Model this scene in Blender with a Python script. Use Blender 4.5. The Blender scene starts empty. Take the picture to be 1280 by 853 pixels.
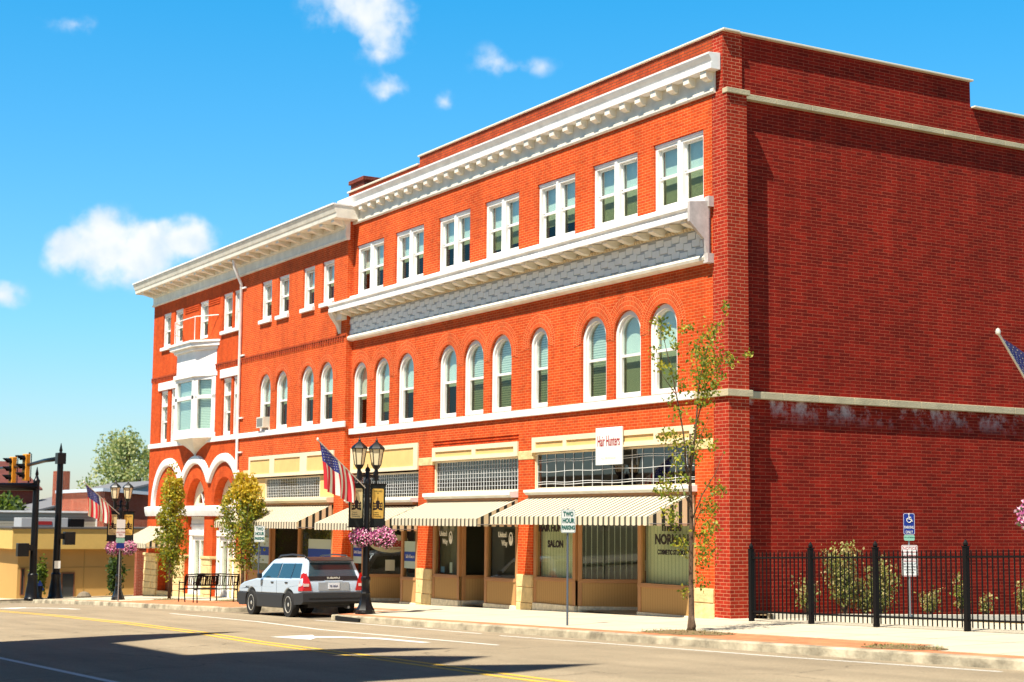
import bpy, math, random
from mathutils import Vector, Matrix, noise
from mathutils.geometry import tessellate_polygon
R = math.radians
sc = bpy.context.scene
col = sc.collection
random.seed(7)

# ------------------------------------------------------------------ camera
cam_d = bpy.data.cameras.new("camera")
cam = bpy.data.objects.new("camera", cam_d); col.objects.link(cam)
rt = Vector((0.51028437, 0.85996941, 0.00790382)); up = Vector((0.09395201, -0.06487949, 0.99346045)); fw = Vector((-0.8548584, 0.50620477, 0.11390284))
M = Matrix.Identity(4)
for i in range(3):
    M[i][0] = rt[i]; M[i][1] = up[i]; M[i][2] = -fw[i]
M[0][3], M[1][3], M[2][3] = 25.961, -20.564, 1.804
cam.matrix_world = M
cam_d.lens = 56.24; cam_d.sensor_width = 36; cam_d.clip_end = 5000
cam_d.dof.use_dof = True; cam_d.dof.focus_distance = 36; cam_d.dof.aperture_fstop = 1.6
sc.camera = cam

# ------------------------------------------------------------------ world, sun, exposure
SUNV = Vector((0.38, -1.0, 1.84)).normalized()
ELEV = math.asin(SUNV.z); AZ = math.atan2(SUNV.x, SUNV.y)
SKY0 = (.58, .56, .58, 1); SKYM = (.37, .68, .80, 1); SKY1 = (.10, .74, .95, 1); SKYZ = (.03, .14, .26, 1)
w = bpy.data.worlds.new("World"); sc.world = w; w.use_nodes = True
nt = w.node_tree; N = nt.nodes; L = nt.links; N.clear()
out = N.new("ShaderNodeOutputWorld"); bg = N.new("ShaderNodeBackground")
sky = N.new("ShaderNodeTexSky"); sky.sky_type = 'NISHITA'; sky.sun_disc = False
sky.sun_elevation = ELEV; sky.sun_rotation = AZ; sky.altitude = 200; sky.air_density = 1.0; sky.dust_density = 0.6; sky.ozone_density = 1.5
tint = N.new("ShaderNodeMix"); tint.data_type = 'RGBA'; tint.blend_type = 'MULTIPLY'; tint.inputs[0].default_value = 1; tint.clamp_result = False
L.new(sky.outputs[0], tint.inputs[6])
tc = N.new("ShaderNodeTexCoord")
tsep = N.new("ShaderNodeSeparateXYZ"); L.new(tc.outputs['Generated'], tsep.inputs[0])
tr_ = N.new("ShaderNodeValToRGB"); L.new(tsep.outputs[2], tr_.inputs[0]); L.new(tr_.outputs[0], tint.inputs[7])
tr_.color_ramp.elements[0].position = .0; tr_.color_ramp.elements[0].color = SKY0
tr_.color_ramp.elements[1].position = .34; tr_.color_ramp.elements[1].color = SKY1
e_ = tr_.color_ramp.elements.new(.12); e_.color = SKYM
e_ = tr_.color_ramp.elements.new(.62); e_.color = SKYZ  # unseen zenith tinted darker to weaken the sky fill in shadows
def wm(op, a, b=None, c=None, vec=False):
    n = N.new("ShaderNodeVectorMath" if vec else "ShaderNodeMath"); n.operation = op
    for i, v in enumerate((a, b, c)):
        if v is None: continue
        if hasattr(v, 'links'): L.new(v, n.inputs[i])
        else: n.inputs[i].default_value = v
    return n
nz = N.new("ShaderNodeTexNoise"); nz.inputs['Scale'].default_value = 26; nz.inputs['Detail'].default_value = 7; nz.inputs['Roughness'].default_value = .55
L.new(tc.outputs['Generated'], nz.inputs['Vector'])
nz2 = N.new("ShaderNodeTexNoise"); nz2.inputs['Scale'].default_value = 70; nz2.inputs['Detail'].default_value = 5
L.new(tc.outputs['Generated'], nz2.inputs['Vector'])
# direction, half width, half height (radians), density, lower-edge softness
CL = [((-0.9400, 0.2975, 0.1600), .034, .022, 1.0), ((-0.9470, 0.2740, 0.166), .025, .024, 1.0), ((-0.9320, 0.3200, 0.170), .026, .016, 1.0),
      ((-0.8620, 0.4030, 0.3110), .036, .020, .95), ((-0.8560, 0.4130, 0.300), .022, .022, .7), ((-0.8664, 0.4218, 0.2673), .015, .011, .5),
      ((-0.8310, 0.4790, 0.2830), .017, .012, .45), ((-0.8250, 0.4900, 0.2800), .026, .007, .4), ((-0.8523, 0.4545, 0.2588), .010, .009, .5),
      ((-0.9246, 0.2441, 0.2924), .022, .006, .3), ((-0.9665, 0.2185, 0.1335), .016, .010, .7), ((-0.9520, 0.2520, 0.1620), .016, .016, .8)]
acc = None
for d, a, b, dens in CL:
    d = Vector(d).normalized(); r_ = d.cross(Vector((0, 0, 1))).normalized(); u_ = r_.cross(d)
    x = wm('DOT_PRODUCT', tc.outputs['Generated'], tuple(r_ / a), vec=True).outputs['Value']
    y = wm('DOT_PRODUCT', tc.outputs['Generated'], tuple(u_ / b), vec=True).outputs['Value']
    y = wm('SUBTRACT', y, d.dot(u_) / b).outputs[0]
    s = wm('ADD', wm('POWER', x, 2.0).outputs[0], wm('POWER', y, 2.0).outputs[0]).outputs[0]
    s = wm('SQRT', s).outputs[0]
    f = wm('SUBTRACT', 1.0, s).outputs[0]
    f = wm('MULTIPLY', wm('MAXIMUM', wm('ADD', f, .25).outputs[0], 0.0).outputs[0], dens).outputs[0]
    z = wm('DOT_PRODUCT', tc.outputs['Generated'], tuple(d), vec=True).outputs['Value']
    f = wm('MULTIPLY', f, wm('GREATER_THAN', z, .5).outputs[0]).outputs[0]
    acc = f if acc is None else wm('MAXIMUM', acc, f).outputs[0]
n1 = wm('MULTIPLY', wm('SUBTRACT', nz.outputs[0], .5).outputs[0], 2.6).outputs[0]
n2 = wm('MULTIPLY', wm('SUBTRACT', nz2.outputs[0], .5).outputs[0], 1.0).outputs[0]
den = wm('ADD', acc, wm('MULTIPLY', wm('ADD', n1, n2).outputs[0], .85).outputs[0]).outputs[0]
mr = N.new("ShaderNodeMapRange"); mr.interpolation_type = 'SMOOTHSTEP'
mr.inputs[1].default_value = .18; mr.inputs[2].default_value = 1.0
L.new(den, mr.inputs[0])
gate = wm('MULTIPLY', mr.outputs[0], wm('MINIMUM', wm('MULTIPLY', acc, 3.0).outputs[0], 1.0).outputs[0]).outputs[0]
gate = wm('MULTIPLY', gate, .97).outputs[0]
cm = N.new("ShaderNodeMix"); cm.data_type = 'RGBA'
L.new(gate, cm.inputs[0]); L.new(tint.outputs[2], cm.inputs[6])
CLOUDC = cm.inputs[7]; CLOUDC.default_value = (4.25, 4.4, 4.6, 1)
nz3 = N.new("ShaderNodeTexNoise"); nz3.inputs['Scale'].default_value = 42; nz3.inputs['Detail'].default_value = 5; L.new(tc.outputs['Generated'], nz3.inputs['Vector'])
cr = N.new("ShaderNodeValToRGB"); L.new(nz3.outputs[0], cr.inputs[0]); cr.color_ramp.elements[0].position = .35; cr.color_ramp.elements[0].color = (3.2, 3.75, 4.3, 1); cr.color_ramp.elements[1].position = .60; cr.color_ramp.elements[1].color = (4.3, 4.4, 4.5, 1); L.new(cr.outputs[0], CLOUDC)
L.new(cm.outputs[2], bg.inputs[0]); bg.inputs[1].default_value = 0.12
L.new(bg.outputs[0], out.inputs[0])
sun_d = bpy.data.lights.new("sun", 'SUN'); sun_d.energy = 5.0; sun_d.angle = R(.5); sun_d.color = (1.0, .93, .80)
sun = bpy.data.objects.new("sun", sun_d); col.objects.link(sun)
sun.rotation_euler = (-SUNV).to_track_quat('-Z', 'Y').to_euler()
sun.location = (20, -40, 60)
vs = sc.view_settings; vs.view_transform = 'Standard'; vs.look = 'None'; vs.gamma = 1; vs.use_curve_mapping = False
vs.exposure = 0.97

# ------------------------------------------------------------------ materials
MATS = {}
def mat(name, c, rough=.8, spec=.3, metal=0, bump=0, bscale=40, vary=0, vscale=3, coat=0, emit=None):
    if name in MATS: return MATS[name]
    m = bpy.data.materials.new(name); m.use_nodes = True; t = m.node_tree; b = t.nodes['Principled BSDF']
    b.inputs['Base Color'].default_value = (*c, 1); b.inputs['Roughness'].default_value = rough
    b.inputs['Specular IOR Level'].default_value = spec; b.inputs['Metallic'].default_value = metal
    if coat: b.inputs['Coat Weight'].default_value = coat
    g = t.nodes.new('ShaderNodeNewGeometry')
    if vary:
        n = t.nodes.new('ShaderNodeTexNoise'); n.inputs['Scale'].default_value = vscale; n.inputs['Detail'].default_value = 6; n.inputs['Roughness'].default_value = .6
        t.links.new(g.outputs['Position'], n.inputs['Vector'])
        r = t.nodes.new('ShaderNodeMapRange'); r.inputs[1].default_value = .3; r.inputs[2].default_value = .7
        r.inputs[3].default_value = 1 - vary; r.inputs[4].default_value = 1 + vary * .6
        t.links.new(n.outputs[0], r.inputs[0])
        mx = t.nodes.new('ShaderNodeVectorMath'); mx.operation = 'SCALE'; mx.inputs[0].default_value = c
        t.links.new(r.outputs[0], mx.inputs['Scale']); t.links.new(mx.outputs[0], b.inputs['Base Color'])
    if bump:
        n = t.nodes.new('ShaderNodeTexNoise'); n.inputs['Scale'].default_value = bscale; n.inputs['Detail'].default_value = 4
        t.links.new(g.outputs['Position'], n.inputs['Vector'])
        bp = t.nodes.new('ShaderNodeBump'); bp.inputs['Strength'].default_value = bump; bp.inputs['Distance'].default_value = .02
        t.links.new(n.outputs[0], bp.inputs['Height']); t.links.new(bp.outputs[0], b.inputs['Normal'])
    MATS[name] = m; return m

def brick(name, c1, c2, mortar, bw=.21, rh=.0667, ms=.006, uv=False, stain=0, bump=.5, off=.5):
    m = bpy.data.materials.new(name); m.use_nodes = True; t = m.node_tree; b = t.nodes['Principled BSDF']; nn = t.nodes; ll = t.links
    b.inputs['Roughness'].default_value = .9; b.inputs['Specular IOR Level'].default_value = .15
    cmb = nn.new('ShaderNodeCombineXYZ')
    g = nn.new('ShaderNodeNewGeometry')
    if uv:
        u = nn.new('ShaderNodeUVMap'); vecout = u.outputs[0]
    else:
        s = nn.new('ShaderNodeSeparateXYZ'); ll.new(g.outputs['Position'], s.inputs[0])
        a = nn.new('ShaderNodeMath'); a.operation = 'ADD'; ll.new(s.outputs[0], a.inputs[0]); ll.new(s.outputs[1], a.inputs[1])
        ll.new(a.outputs[0], cmb.inputs[0]); ll.new(s.outputs[2], cmb.inputs[1]); vecout = cmb.outputs[0]
    bt = nn.new('ShaderNodeTexBrick'); ll.new(vecout, bt.inputs['Vector'])
    bt.inputs['Scale'].default_value = 1; bt.inputs['Brick Width'].default_value = bw; bt.inputs['Row Height'].default_value = rh
    bt.inputs['Mortar Size'].default_value = ms; bt.inputs['Mortar Smooth'].default_value = .3; bt.inputs['Bias'].default_value = -.1
    bt.inputs['Color1'].default_value = (*c1, 1); bt.inputs['Color2'].default_value = (*c2, 1); bt.inputs['Mortar'].default_value = (*mortar, 1)
    bt.offset = off
    n = nn.new('ShaderNodeTexNoise'); n.inputs['Scale'].default_value = .7; n.inputs['Detail'].default_value = 7; n.inputs['Roughness'].default_value = .65
    ll.new(g.outputs['Position'], n.inputs['Vector'])
    r = nn.new('ShaderNodeMapRange'); r.inputs[1].default_value = .3; r.inputs[2].default_value = .7; r.inputs[3].default_value = .72; r.inputs[4].default_value = 1.2
    nb = nn.new('ShaderNodeTexNoise'); nb.inputs['Scale'].default_value = 5.5; nb.inputs['Detail'].default_value = 3; ll.new(g.outputs['Position'], nb.inputs['Vector'])
    nm = nn.new('ShaderNodeMath'); nm.operation = 'MULTIPLY_ADD'; nm.inputs[1].default_value = .45; ll.new(nb.outputs[0], nm.inputs[0])
    nq = nn.new('ShaderNodeMath'); nq.operation = 'MULTIPLY'; nq.inputs[1].default_value = .56; ll.new(n.outputs[0], nq.inputs[0]); ll.new(nq.outputs[0], nm.inputs[2])
    ll.new(nm.outputs[0], r.inputs[0])
    mpp = nn.new('ShaderNodeMapping'); mpp.inputs['Scale'].default_value = (1.6, 1.6, .16); ll.new(g.outputs['Position'], mpp.inputs['Vector'])
    ns = nn.new('ShaderNodeTexNoise'); ns.inputs['Scale'].default_value = 1.5; ns.inputs['Detail'].default_value = 5; ll.new(mpp.outputs[0], ns.inputs['Vector'])
    rs = nn.new('ShaderNodeMapRange'); rs.inputs[1].default_value = .3; rs.inputs[2].default_value = .7; rs.inputs[3].default_value = .84; rs.inputs[4].default_value = 1.12; ll.new(ns.outputs[0], rs.inputs[0])
    rm = nn.new('ShaderNodeMath'); rm.operation = 'MULTIPLY'; ll.new(r.outputs[0], rm.inputs[0]); ll.new(rs.outputs[0], rm.inputs[1])
    mx = nn.new('ShaderNodeVectorMath'); mx.operation = 'SCALE'; ll.new(bt.outputs['Color'], mx.inputs[0]); ll.new(rm.outputs[0], mx.inputs['Scale'])
    last = mx.outputs[0]
    if stain:   # white salts washed out of the masonry just below the stone belt
        s2 = nn.new('ShaderNodeSeparateXYZ'); ll.new(g.outputs['Position'], s2.inputs[0])
        zr = nn.new('ShaderNodeMapRange'); zr.inputs[1].default_value = 3.95; zr.inputs[2].default_value = 4.4; ll.new(s2.outputs[2], zr.inputs[0])
        z2 = nn.new('ShaderNodeMath'); z2.operation = 'LESS_THAN'; z2.inputs[1].default_value = 4.5; ll.new(s2.outputs[2], z2.inputs[0])
        n3 = nn.new('ShaderNodeTexNoise'); n3.inputs['Scale'].default_value = 1.5; n3.inputs['Detail'].default_value = 8; n3.inputs['Roughness'].default_value = .75
        ll.new(g.outputs['Position'], n3.inputs['Vector'])
        r3 = nn.new('ShaderNodeMapRange'); r3.inputs[1].default_value = .50; r3.inputs[2].default_value = .64; ll.new(n3.outputs[0], r3.inputs[0])
        m1 = nn.new('ShaderNodeMath'); m1.operation = 'MULTIPLY'; ll.new(zr.outputs[0], m1.inputs[0]); ll.new(z2.outputs[0], m1.inputs[1])
        m2 = nn.new('ShaderNodeMath'); m2.operation = 'MULTIPLY'; ll.new(m1.outputs[0], m2.inputs[0]); ll.new(r3.outputs[0], m2.inputs[1])
        m3 = nn.new('ShaderNodeMath'); m3.operation = 'MULTIPLY'; ll.new(m2.outputs[0], m3.inputs[0]); m3.inputs[1].default_value = stain
        mm = nn.new('ShaderNodeMix'); mm.data_type = 'RGBA'; ll.new(m3.outputs[0], mm.inputs[0]); ll.new(last, mm.inputs[6]); mm.inputs[7].default_value = (.55, .5, .5, 1)
        last = mm.outputs[2]
    ll.new(last, b.inputs['Base Color'])
    if bump:
        bp = nn.new('ShaderNodeBump'); bp.invert = True; bp.inputs['Strength'].default_value = bump; bp.inputs['Distance'].default_value = .008
        ll.new(bt.outputs['Fac'], bp.inputs['Height']); ll.new(bp.outputs[0], b.inputs['Normal'])
    return m

BR_MAIN = brick('brick_front', (.62, .075, .012), (.49, .050, .009), (.66, .25, .09), ms=.0055)
BR_WING = brick('brick_wing', (.63, .083, .013), (.52, .057, .010), (.68, .26, .10), ms=.0052)
BR_TOWER = brick('brick_tower', (.60, .082, .014), (.52, .064, .011), (.60, .14, .04), ms=.003)
BR_MOD = brick('brick_pier', (.40, .030, .011), (.27, .017, .007), (.56, .22, .12), bw=.22, rh=.0735, ms=.0065)
BR_SIDE = brick('brick_side', (.27, .012, .005), (.14, .007, .0035), (.36, .085, .045), bw=.30, rh=.0735, ms=.006, stain=.8)  # same brick as the pier, darkened in colour to deepen the wall's shade
BR_PAR = brick('brick_parapet', (.46, .070, .018), (.36, .045, .014), (.12, .05, .03), ms=.008)
BR_RING = brick('brick_arch_ring', (.61, .072, .012), (.50, .05, .010), (.72, .30, .12), bw=.055, rh=.105, ms=.005, uv=True, off=.5)
BR_DARK = brick('brick_old', (.20, .035, .02), (.15, .028, .018), (.25, .12, .09))
BR_BASE = brick('brick_background', (.30, .05, .02), (.22, .04, .02), (.5, .3, .2))
PAVER = brick('brick_pavers', (.60, .22, .10), (.50, .17, .08), (.42, .22, .13), bw=.2, rh=.1, ms=.004, bump=.2)
def paver_fix():
    t = PAVER.node_tree
    g = [n for n in t.nodes if n.type == 'NEW_GEOMETRY'][0]; bt = [n for n in t.nodes if n.type == 'TEX_BRICK'][0]
    t.links.new(g.outputs['Position'], bt.inputs['Vector'])
paver_fix()
WHITE = mat('white_paint', (.84, .82, .77), .5, .4, vary=.15, vscale=2.5)
CREAMW = mat('cream_white_paint', (.80, .75, .62), .55, .4, vary=.16, vscale=3)
CREAM = mat('cream_paint', (.80, .66, .44), .6, vary=.07)
YELL = mat('yellow_panel_paint', (.74, .48, .18), .6, vary=.08)
STONE = mat('yellow_stone', (.72, .53, .26), .9, .2, bump=1.0, bscale=9, vary=.25, vscale=4)
STONEB = mat('belt_stone', (.50, .43, .28), .85, .2, bump=.4, bscale=30, vary=.2, vscale=2)
CONC = mat('concrete', (.62, .56, .44), .9, .2, bump=.3, bscale=30, vary=.12, vscale=1.2)
BROWN = mat('brown_paint', (.40, .19, .07), .5, .4, vary=.1)
BROWN_D = mat('brown_paint_dark', (.20, .07, .03), .5, .4, vary=.1)
BLACK = mat('black_paint', (.005, .005, .006), .35, .3)
IRON = mat('wrought_iron', (.006, .005, .005), .6, .15)
GALV = mat('galvanised_steel', (.35, .36, .36), .45, .5, metal=.7)
ROOM = mat('interior_dark', (.05, .04, .03), .95)
ROOF = mat('roof_membrane', (.10, .10, .10), .9)
COPING = mat('coping_metal', (.72, .66, .52), .5, .4)
BLIND = mat('window_blind', (.84, .83, .72), .9)
def striped(name, c1, c2, axis, pitch, frac, trans=0.0, rough=.8):
    m = bpy.data.materials.new(name); m.use_nodes = True; t = m.node_tree; b = t.nodes['Principled BSDF']; nn = t.nodes; ll = t.links
    b.inputs['Roughness'].default_value = rough; b.inputs['Specular IOR Level'].default_value = .2
    g = nn.new('ShaderNodeNewGeometry'); s = nn.new('ShaderNodeSeparateXYZ'); ll.new(g.outputs['Position'], s.inputs[0])
    if axis == 3:
        a = nn.new('ShaderNodeMath'); a.operation = 'ADD'; ll.new(s.outputs[0], a.inputs[0]); ll.new(s.outputs[1], a.inputs[1]); src = a.outputs[0]
    else: src = s.outputs[axis]
    d = nn.new('ShaderNodeMath'); d.operation = 'DIVIDE'; ll.new(src, d.inputs[0]); d.inputs[1].default_value = pitch
    f = nn.new('ShaderNodeMath'); f.operation = 'FRACT'; ll.new(d.outputs[0], f.inputs[0])
    lt = nn.new('ShaderNodeMath'); lt.operation = 'LESS_THAN'; ll.new(f.outputs[0], lt.inputs[0]); lt.inputs[1].default_value = frac
    mx = nn.new('ShaderNodeMix'); mx.data_type = 'RGBA'; ll.new(lt.outputs[0], mx.inputs[0]); mx.inputs[6].default_value = (*c1, 1); mx.inputs[7].default_value = (*c2, 1)
    ll.new(mx.outputs[2], b.inputs['Base Color'])
    if trans:
        o = nn['Material Output']; tr = nn.new('ShaderNodeBsdfTranslucent'); ll.new(mx.outputs[2], tr.inputs[0])
        ms = nn.new('ShaderNodeMixShader'); ms.inputs[0].default_value = trans
        ll.new(b.outputs[0], ms.inputs[1]); ll.new(tr.outputs[0], ms.inputs[2]); ll.new(ms.outputs[0], o.inputs[0])
    return m
AWN = striped('awning_canvas', (.78, .71, .53), (.10, .095, .075), 0, .205, .36, trans=.3)
AWN_SHADE = striped('awning_canvas_shaded', (.80, .66, .42), (.03, .035, .03), 1, .22, .42, trans=.3)  # same canvas, tanner and darker: the shade on the ends is in the colour
VBLIND = striped('vertical_blind', (.80, .78, .58), (.52, .54, .42), 3, .13, .2)
VBLIND_D = striped('vertical_blind_dark', (.06, .06, .05), (.55, .55, .50), 3, .19, .13)
HBLIND = striped('slatted_blind', (.82, .81, .70), (.42, .45, .38), 2, .06, .35)
BEAD = striped('beadboard', (.44, .26, .10), (.34, .19, .07), 3, .09, .12)
BEAD_D = striped('beadboard_copy', (.44, .26, .10), (.34, .19, .07), 3, .09, .12)  # same colours as BEAD, not used
SIDING = striped('clapboard', (.40, .35, .26), (.24, .21, .16), 2, .18, .15)
def glass(name, tr, gl=1.0, rough=.02, ior=1.5):
    m = bpy.data.materials.new(name); m.use_nodes = True; t = m.node_tree; nn = t.nodes; ll = t.links
    o = nn['Material Output']; nn.remove(nn['Principled BSDF'])
    a = nn.new('ShaderNodeBsdfTransparent'); a.inputs[0].default_value = (*tr, 1)
    b = nn.new('ShaderNodeBsdfGlossy'); b.inputs['Roughness'].default_value = rough; b.inputs[0].default_value = (gl, gl, gl, 1)
    lw = nn.new('ShaderNodeLayerWeight'); lw.inputs[0].default_value = .5
    pw = nn.new('ShaderNodeMath'); pw.operation = 'POWER'; pw.inputs[1].default_value = 4.0; ll.new(lw.outputs['Facing'], pw.inputs[0])
    f = nn.new('ShaderNodeMath'); f.operation = 'MULTIPLY_ADD'; f.inputs[1].default_value = .85; f.inputs[2].default_value = (ior - 1.4) * .35; ll.new(pw.outputs[0], f.inputs[0])
    ms = nn.new('ShaderNodeMixShader'); ll.new(f.outputs[0], ms.inputs[0]); ll.new(a.outputs[0], ms.inputs[1]); ll.new(b.outputs[0], ms.inputs[2]); ll.new(ms.outputs[0], o.inputs[0])
    return m
GL_UP = glass('window_glass', (.84, .92, .90), ior=1.6)
GL_LO = glass('screened_glass', (.62, .66, .54), gl=.5, ior=1.5)
GL_SHOP = glass('shop_glass', (.88, .92, .86), ior=1.5)
GL_TR = glass('leaded_glass', (.25, .27, .28), gl=.9, ior=1.7)
GL_LAMP = mat('lamp_glass', (.80, .68, .42), .3, .5)
TXT_BLK = mat('black_lettering', (.02, .012, .012), .6)
TXT_RED = mat('red_lettering', (.32, .02, .02), .6)
TXT_WHT = mat('white_lettering', (.85, .82, .7), .6)
TXT_GRN = mat('green_lettering', (.01, .12, .09), .6)
SIGNW = mat('white_sign', (.75, .76, .72), .5)
SIGNB = mat('blue_sign', (.01, .03, .22), .5)
GOLD = mat('banner_gold', (.72, .46, .09), .7, vary=.08)
BANW = mat('banner_pale_gold', (.70, .58, .28), .7)

# ------------------------------------------------------------------ mesh builder
class MB:
    def __init__(s): s.v = []; s.f = []; s.m = []; s.uv = {}; s.smooth = False
    def add(s, vs, fs, mi=0):
        o = len(s.v); s.v += [tuple(p) for p in vs]; s.f += [tuple(i + o for i in f) for f in fs]; s.m += [mi] * len(fs)
    def box(s, x0, x1, y0, y1, z0, z1, mi=0):
        s.add([(x0, y0, z0), (x1, y0, z0), (x1, y1, z0), (x0, y1, z0), (x0, y0, z1), (x1, y0, z1), (x1, y1, z1), (x0, y1, z1)],
              [(0, 3, 2, 1), (4, 5, 6, 7), (0, 1, 5, 4), (1, 2, 6, 5), (2, 3, 7, 6), (3, 0, 4, 7)], mi)
        return s
    def obox(s, c, ux, uy, uz, mi=0):    # centre and three half-axis vectors
        c = Vector(c); ux = Vector(ux); uy = Vector(uy); uz = Vector(uz); P = []
        for k in (-1, 1):
            for a, b in ((-1, -1), (1, -1), (1, 1), (-1, 1)): P.append(c + ux * a + uy * b + uz * k)
        s.add(P, [(0, 3, 2, 1), (4, 5, 6, 7), (0, 1, 5, 4), (1, 2, 6, 5), (2, 3, 7, 6), (3, 0, 4, 7)], mi); return s
    def seg(s, a, b, z0, z1, t=.06, mi=0):     # upright slab between two plan points
        a = Vector((a[0], a[1], 0)); b = Vector((b[0], b[1], 0)); d = b - a; n = Vector((-d.y, d.x, 0)).normalized() * t / 2
        c = (a + b) / 2; c.z = (z0 + z1) / 2
        return s.obox(c, d / 2, n, (0, 0, (z1 - z0) / 2), mi)
    def prism(s, pts, axis, a0, a1, mi=0, holes=()):  # polygon (u,v) extruded along axis; u,v are the other two axes in order x,y,z
        def P(u, v, a): return {0: (a, u, v), 1: (u, a, v), 2: (u, v, a)}[axis]
        loops = [list(pts)] + [list(h) for h in holes]
        flat = [p for l in loops for p in l]
        tris = tessellate_polygon([[Vector((p[0], p[1], 0)) for p in l] for l in loops])
        n = len(flat)
        V = [P(p[0], p[1], a0) for p in flat] + [P(p[0], p[1], a1) for p in flat]
        F = [tuple(t) for t in tris] + [tuple(i + n for i in reversed(t)) for t in tris]
        o = 0
        for l in loops:
            k = len(l)
            for i in range(k):
                j = (i + 1) % k; F.append((o + i, o + j, o + j + n, o + i + n))
            o += k
        s.add(V, F, mi); return s
    def tube(s, path, r, n=8, mi=0, cap=True):
        path = [Vector(p) for p in path]; rs = r if isinstance(r, (list, tuple)) else [r] * len(path)
        o = len(s.v); prev = None
        for i, p in enumerate(path):
            d = (path[min(i + 1, len(path) - 1)] - path[max(i - 1, 0)]).normalized()
            if prev is None:
                a = d.orthogonal().normalized()
            else:
                a = (prev - d * prev.dot(d)); a = a.normalized() if a.length > 1e-6 else d.orthogonal().normalized()
            prev = a; b = d.cross(a)
            for k in range(n):
                t = 2 * math.pi * k / n; s.v.append(tuple(p + (a * math.cos(t) + b * math.sin(t)) * rs[i]))
        for i in range(len(path) - 1):
            for k in range(n):
                k2 = (k + 1) % n; s.f.append((o + i * n + k, o + i * n + k2, o + (i + 1) * n + k2, o + (i + 1) * n + k)); s.m.append(mi)
        if cap:
            s.f.append(tuple(o + k for k in reversed(range(n)))); s.m.append(mi)
            e = o + (len(path) - 1) * n; s.f.append(tuple(e + k for k in range(n))); s.m.append(mi)
        return s
    def lathe(s, prof, c=(0, 0, 0), n=16, mi=0, rot=0):   # prof: (r, z)
        o = len(s.v)
        for r, z in prof:
            for k in range(n):
                t = 2 * math.pi * k / n + rot; s.v.append((c[0] + r * math.cos(t), c[1] + r * math.sin(t), c[2] + z))
        for i in range(len(prof) - 1):
            for k in range(n):
                k2 = (k + 1) % n; s.f.append((o + i * n + k, o + i * n + k2, o + (i + 1) * n + k2, o + (i + 1) * n + k)); s.m.append(mi)
        s.f.append(tuple(o + k for k in reversed(range(n)))); s.m.append(mi)
        e = o + (len(prof) - 1) * n; s.f.append(tuple(e + k for k in range(n))); s.m.append(mi)
        return s
    def profile(s, prof, x0, x1, mi=0):  # prof: closed (y,z) polygon extruded along x
        return s.prism(prof, 0, x0, x1, mi)
    def build(s, name, mats, parent=None, bevel=0, smooth=None, loc=None):
        me = bpy.data.meshes.new(name); me.from_pydata(s.v, [], s.f)
        if not isinstance(mats, (list, tuple)): mats = [mats]
        for m in mats: me.materials.append(m)
        for p, mi in zip(me.polygons, s.m): p.material_index = mi
        if s.uv:
            ul = me.uv_layers.new(name='UVMap')
            for p in me.polygons:
                for li in p.loop_indices: ul.data[li].uv = s.uv.get(me.loops[li].vertex_index, (0, 0))
        me.validate(); me.update()
        import bmesh
        bm = bmesh.new(); bm.from_mesh(me); bmesh.ops.recalc_face_normals(bm, faces=bm.faces); bm.to_mesh(me); bm.free()
        if s.smooth or smooth:
            for p in me.polygons: p.use_smooth = True
            if smooth and smooth is not True:
                me.set_sharp_from_angle(angle=R(smooth))
        o = bpy.data.objects.new(name, me); col.objects.link(o)
        if parent is not None: o.parent = parent
        if loc: o.location = loc
        if bevel:
            b = o.modifiers.new('bevel', 'BEVEL'); b.width = bevel; b.segments = 2; b.limit_method = 'ANGLE'; b.angle_limit = R(40)
        return o
def thing(name, label, cat, loc=(0, 0, 0), rz=0, group=None):
    o = bpy.data.objects.new(name, None); col.objects.link(o); o.location = loc; o.rotation_euler = (0, 0, rz)
    o['label'] = label; o['category'] = cat
    if group: o['group'] = group
    o.empty_display_size = .3
    return o
def tag(o, label, cat, group=None):
    o['label'] = label; o['category'] = cat
    if group: o['group'] = group
    return o
def structure(o): o['kind'] = 'structure'; return o
def copytree(o, parent=None):
    c = o.copy(); col.objects.link(c)
    if parent is not None: c.parent = parent
    for ch in list(o.children): copytree(ch, c)
    return c
def text(s, size, m, parent, loc, face='front', align='CENTER', ext=.004, name='lettering', sx=1.0, rz=None, bold=0):
    cu = bpy.data.curves.new(name, 'FONT'); cu.body = s; cu.size = size; cu.align_x = align; cu.align_y = 'CENTER'; cu.extrude = ext; cu.resolution_u = 3; cu.offset = bold
    t = bpy.data.objects.new('tmp', cu); col.objects.link(t)
    dg = bpy.context.evaluated_depsgraph_get(); me = bpy.data.meshes.new_from_object(t.evaluated_get(dg))
    col.objects.unlink(t); bpy.data.objects.remove(t)
    o = bpy.data.objects.new(name, me); me.materials.clear(); me.materials.append(m); col.objects.link(o); o.parent = parent; o.location = loc
    o.rotation_euler = (R(90), 0, rz if rz is not None else {'front': 0, 'east': R(90)}[face]); o.scale = (sx, 1, 1)
    return o
def rect(x0, x1, z0, z1): return [(x0, z0), (x1, z0), (x1, z1), (x0, z1)]
def arch(x0, x1, z0, zt, n=16):
    r = (x1 - x0) / 2; c = (x0 + x1) / 2; zs = zt - r
    return [(x0, z0), (x1, z0)] + [(c + r * math.cos(math.pi * i / n), zs + r * math.sin(math.pi * i / n)) for i in range(n + 1)]

def repeat(o, xs):
    for i, x in enumerate(xs):
        c = o if i == 0 else o.copy()
        if i: col.objects.link(c); c.parent = o.parent
        c.location.x = x
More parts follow.
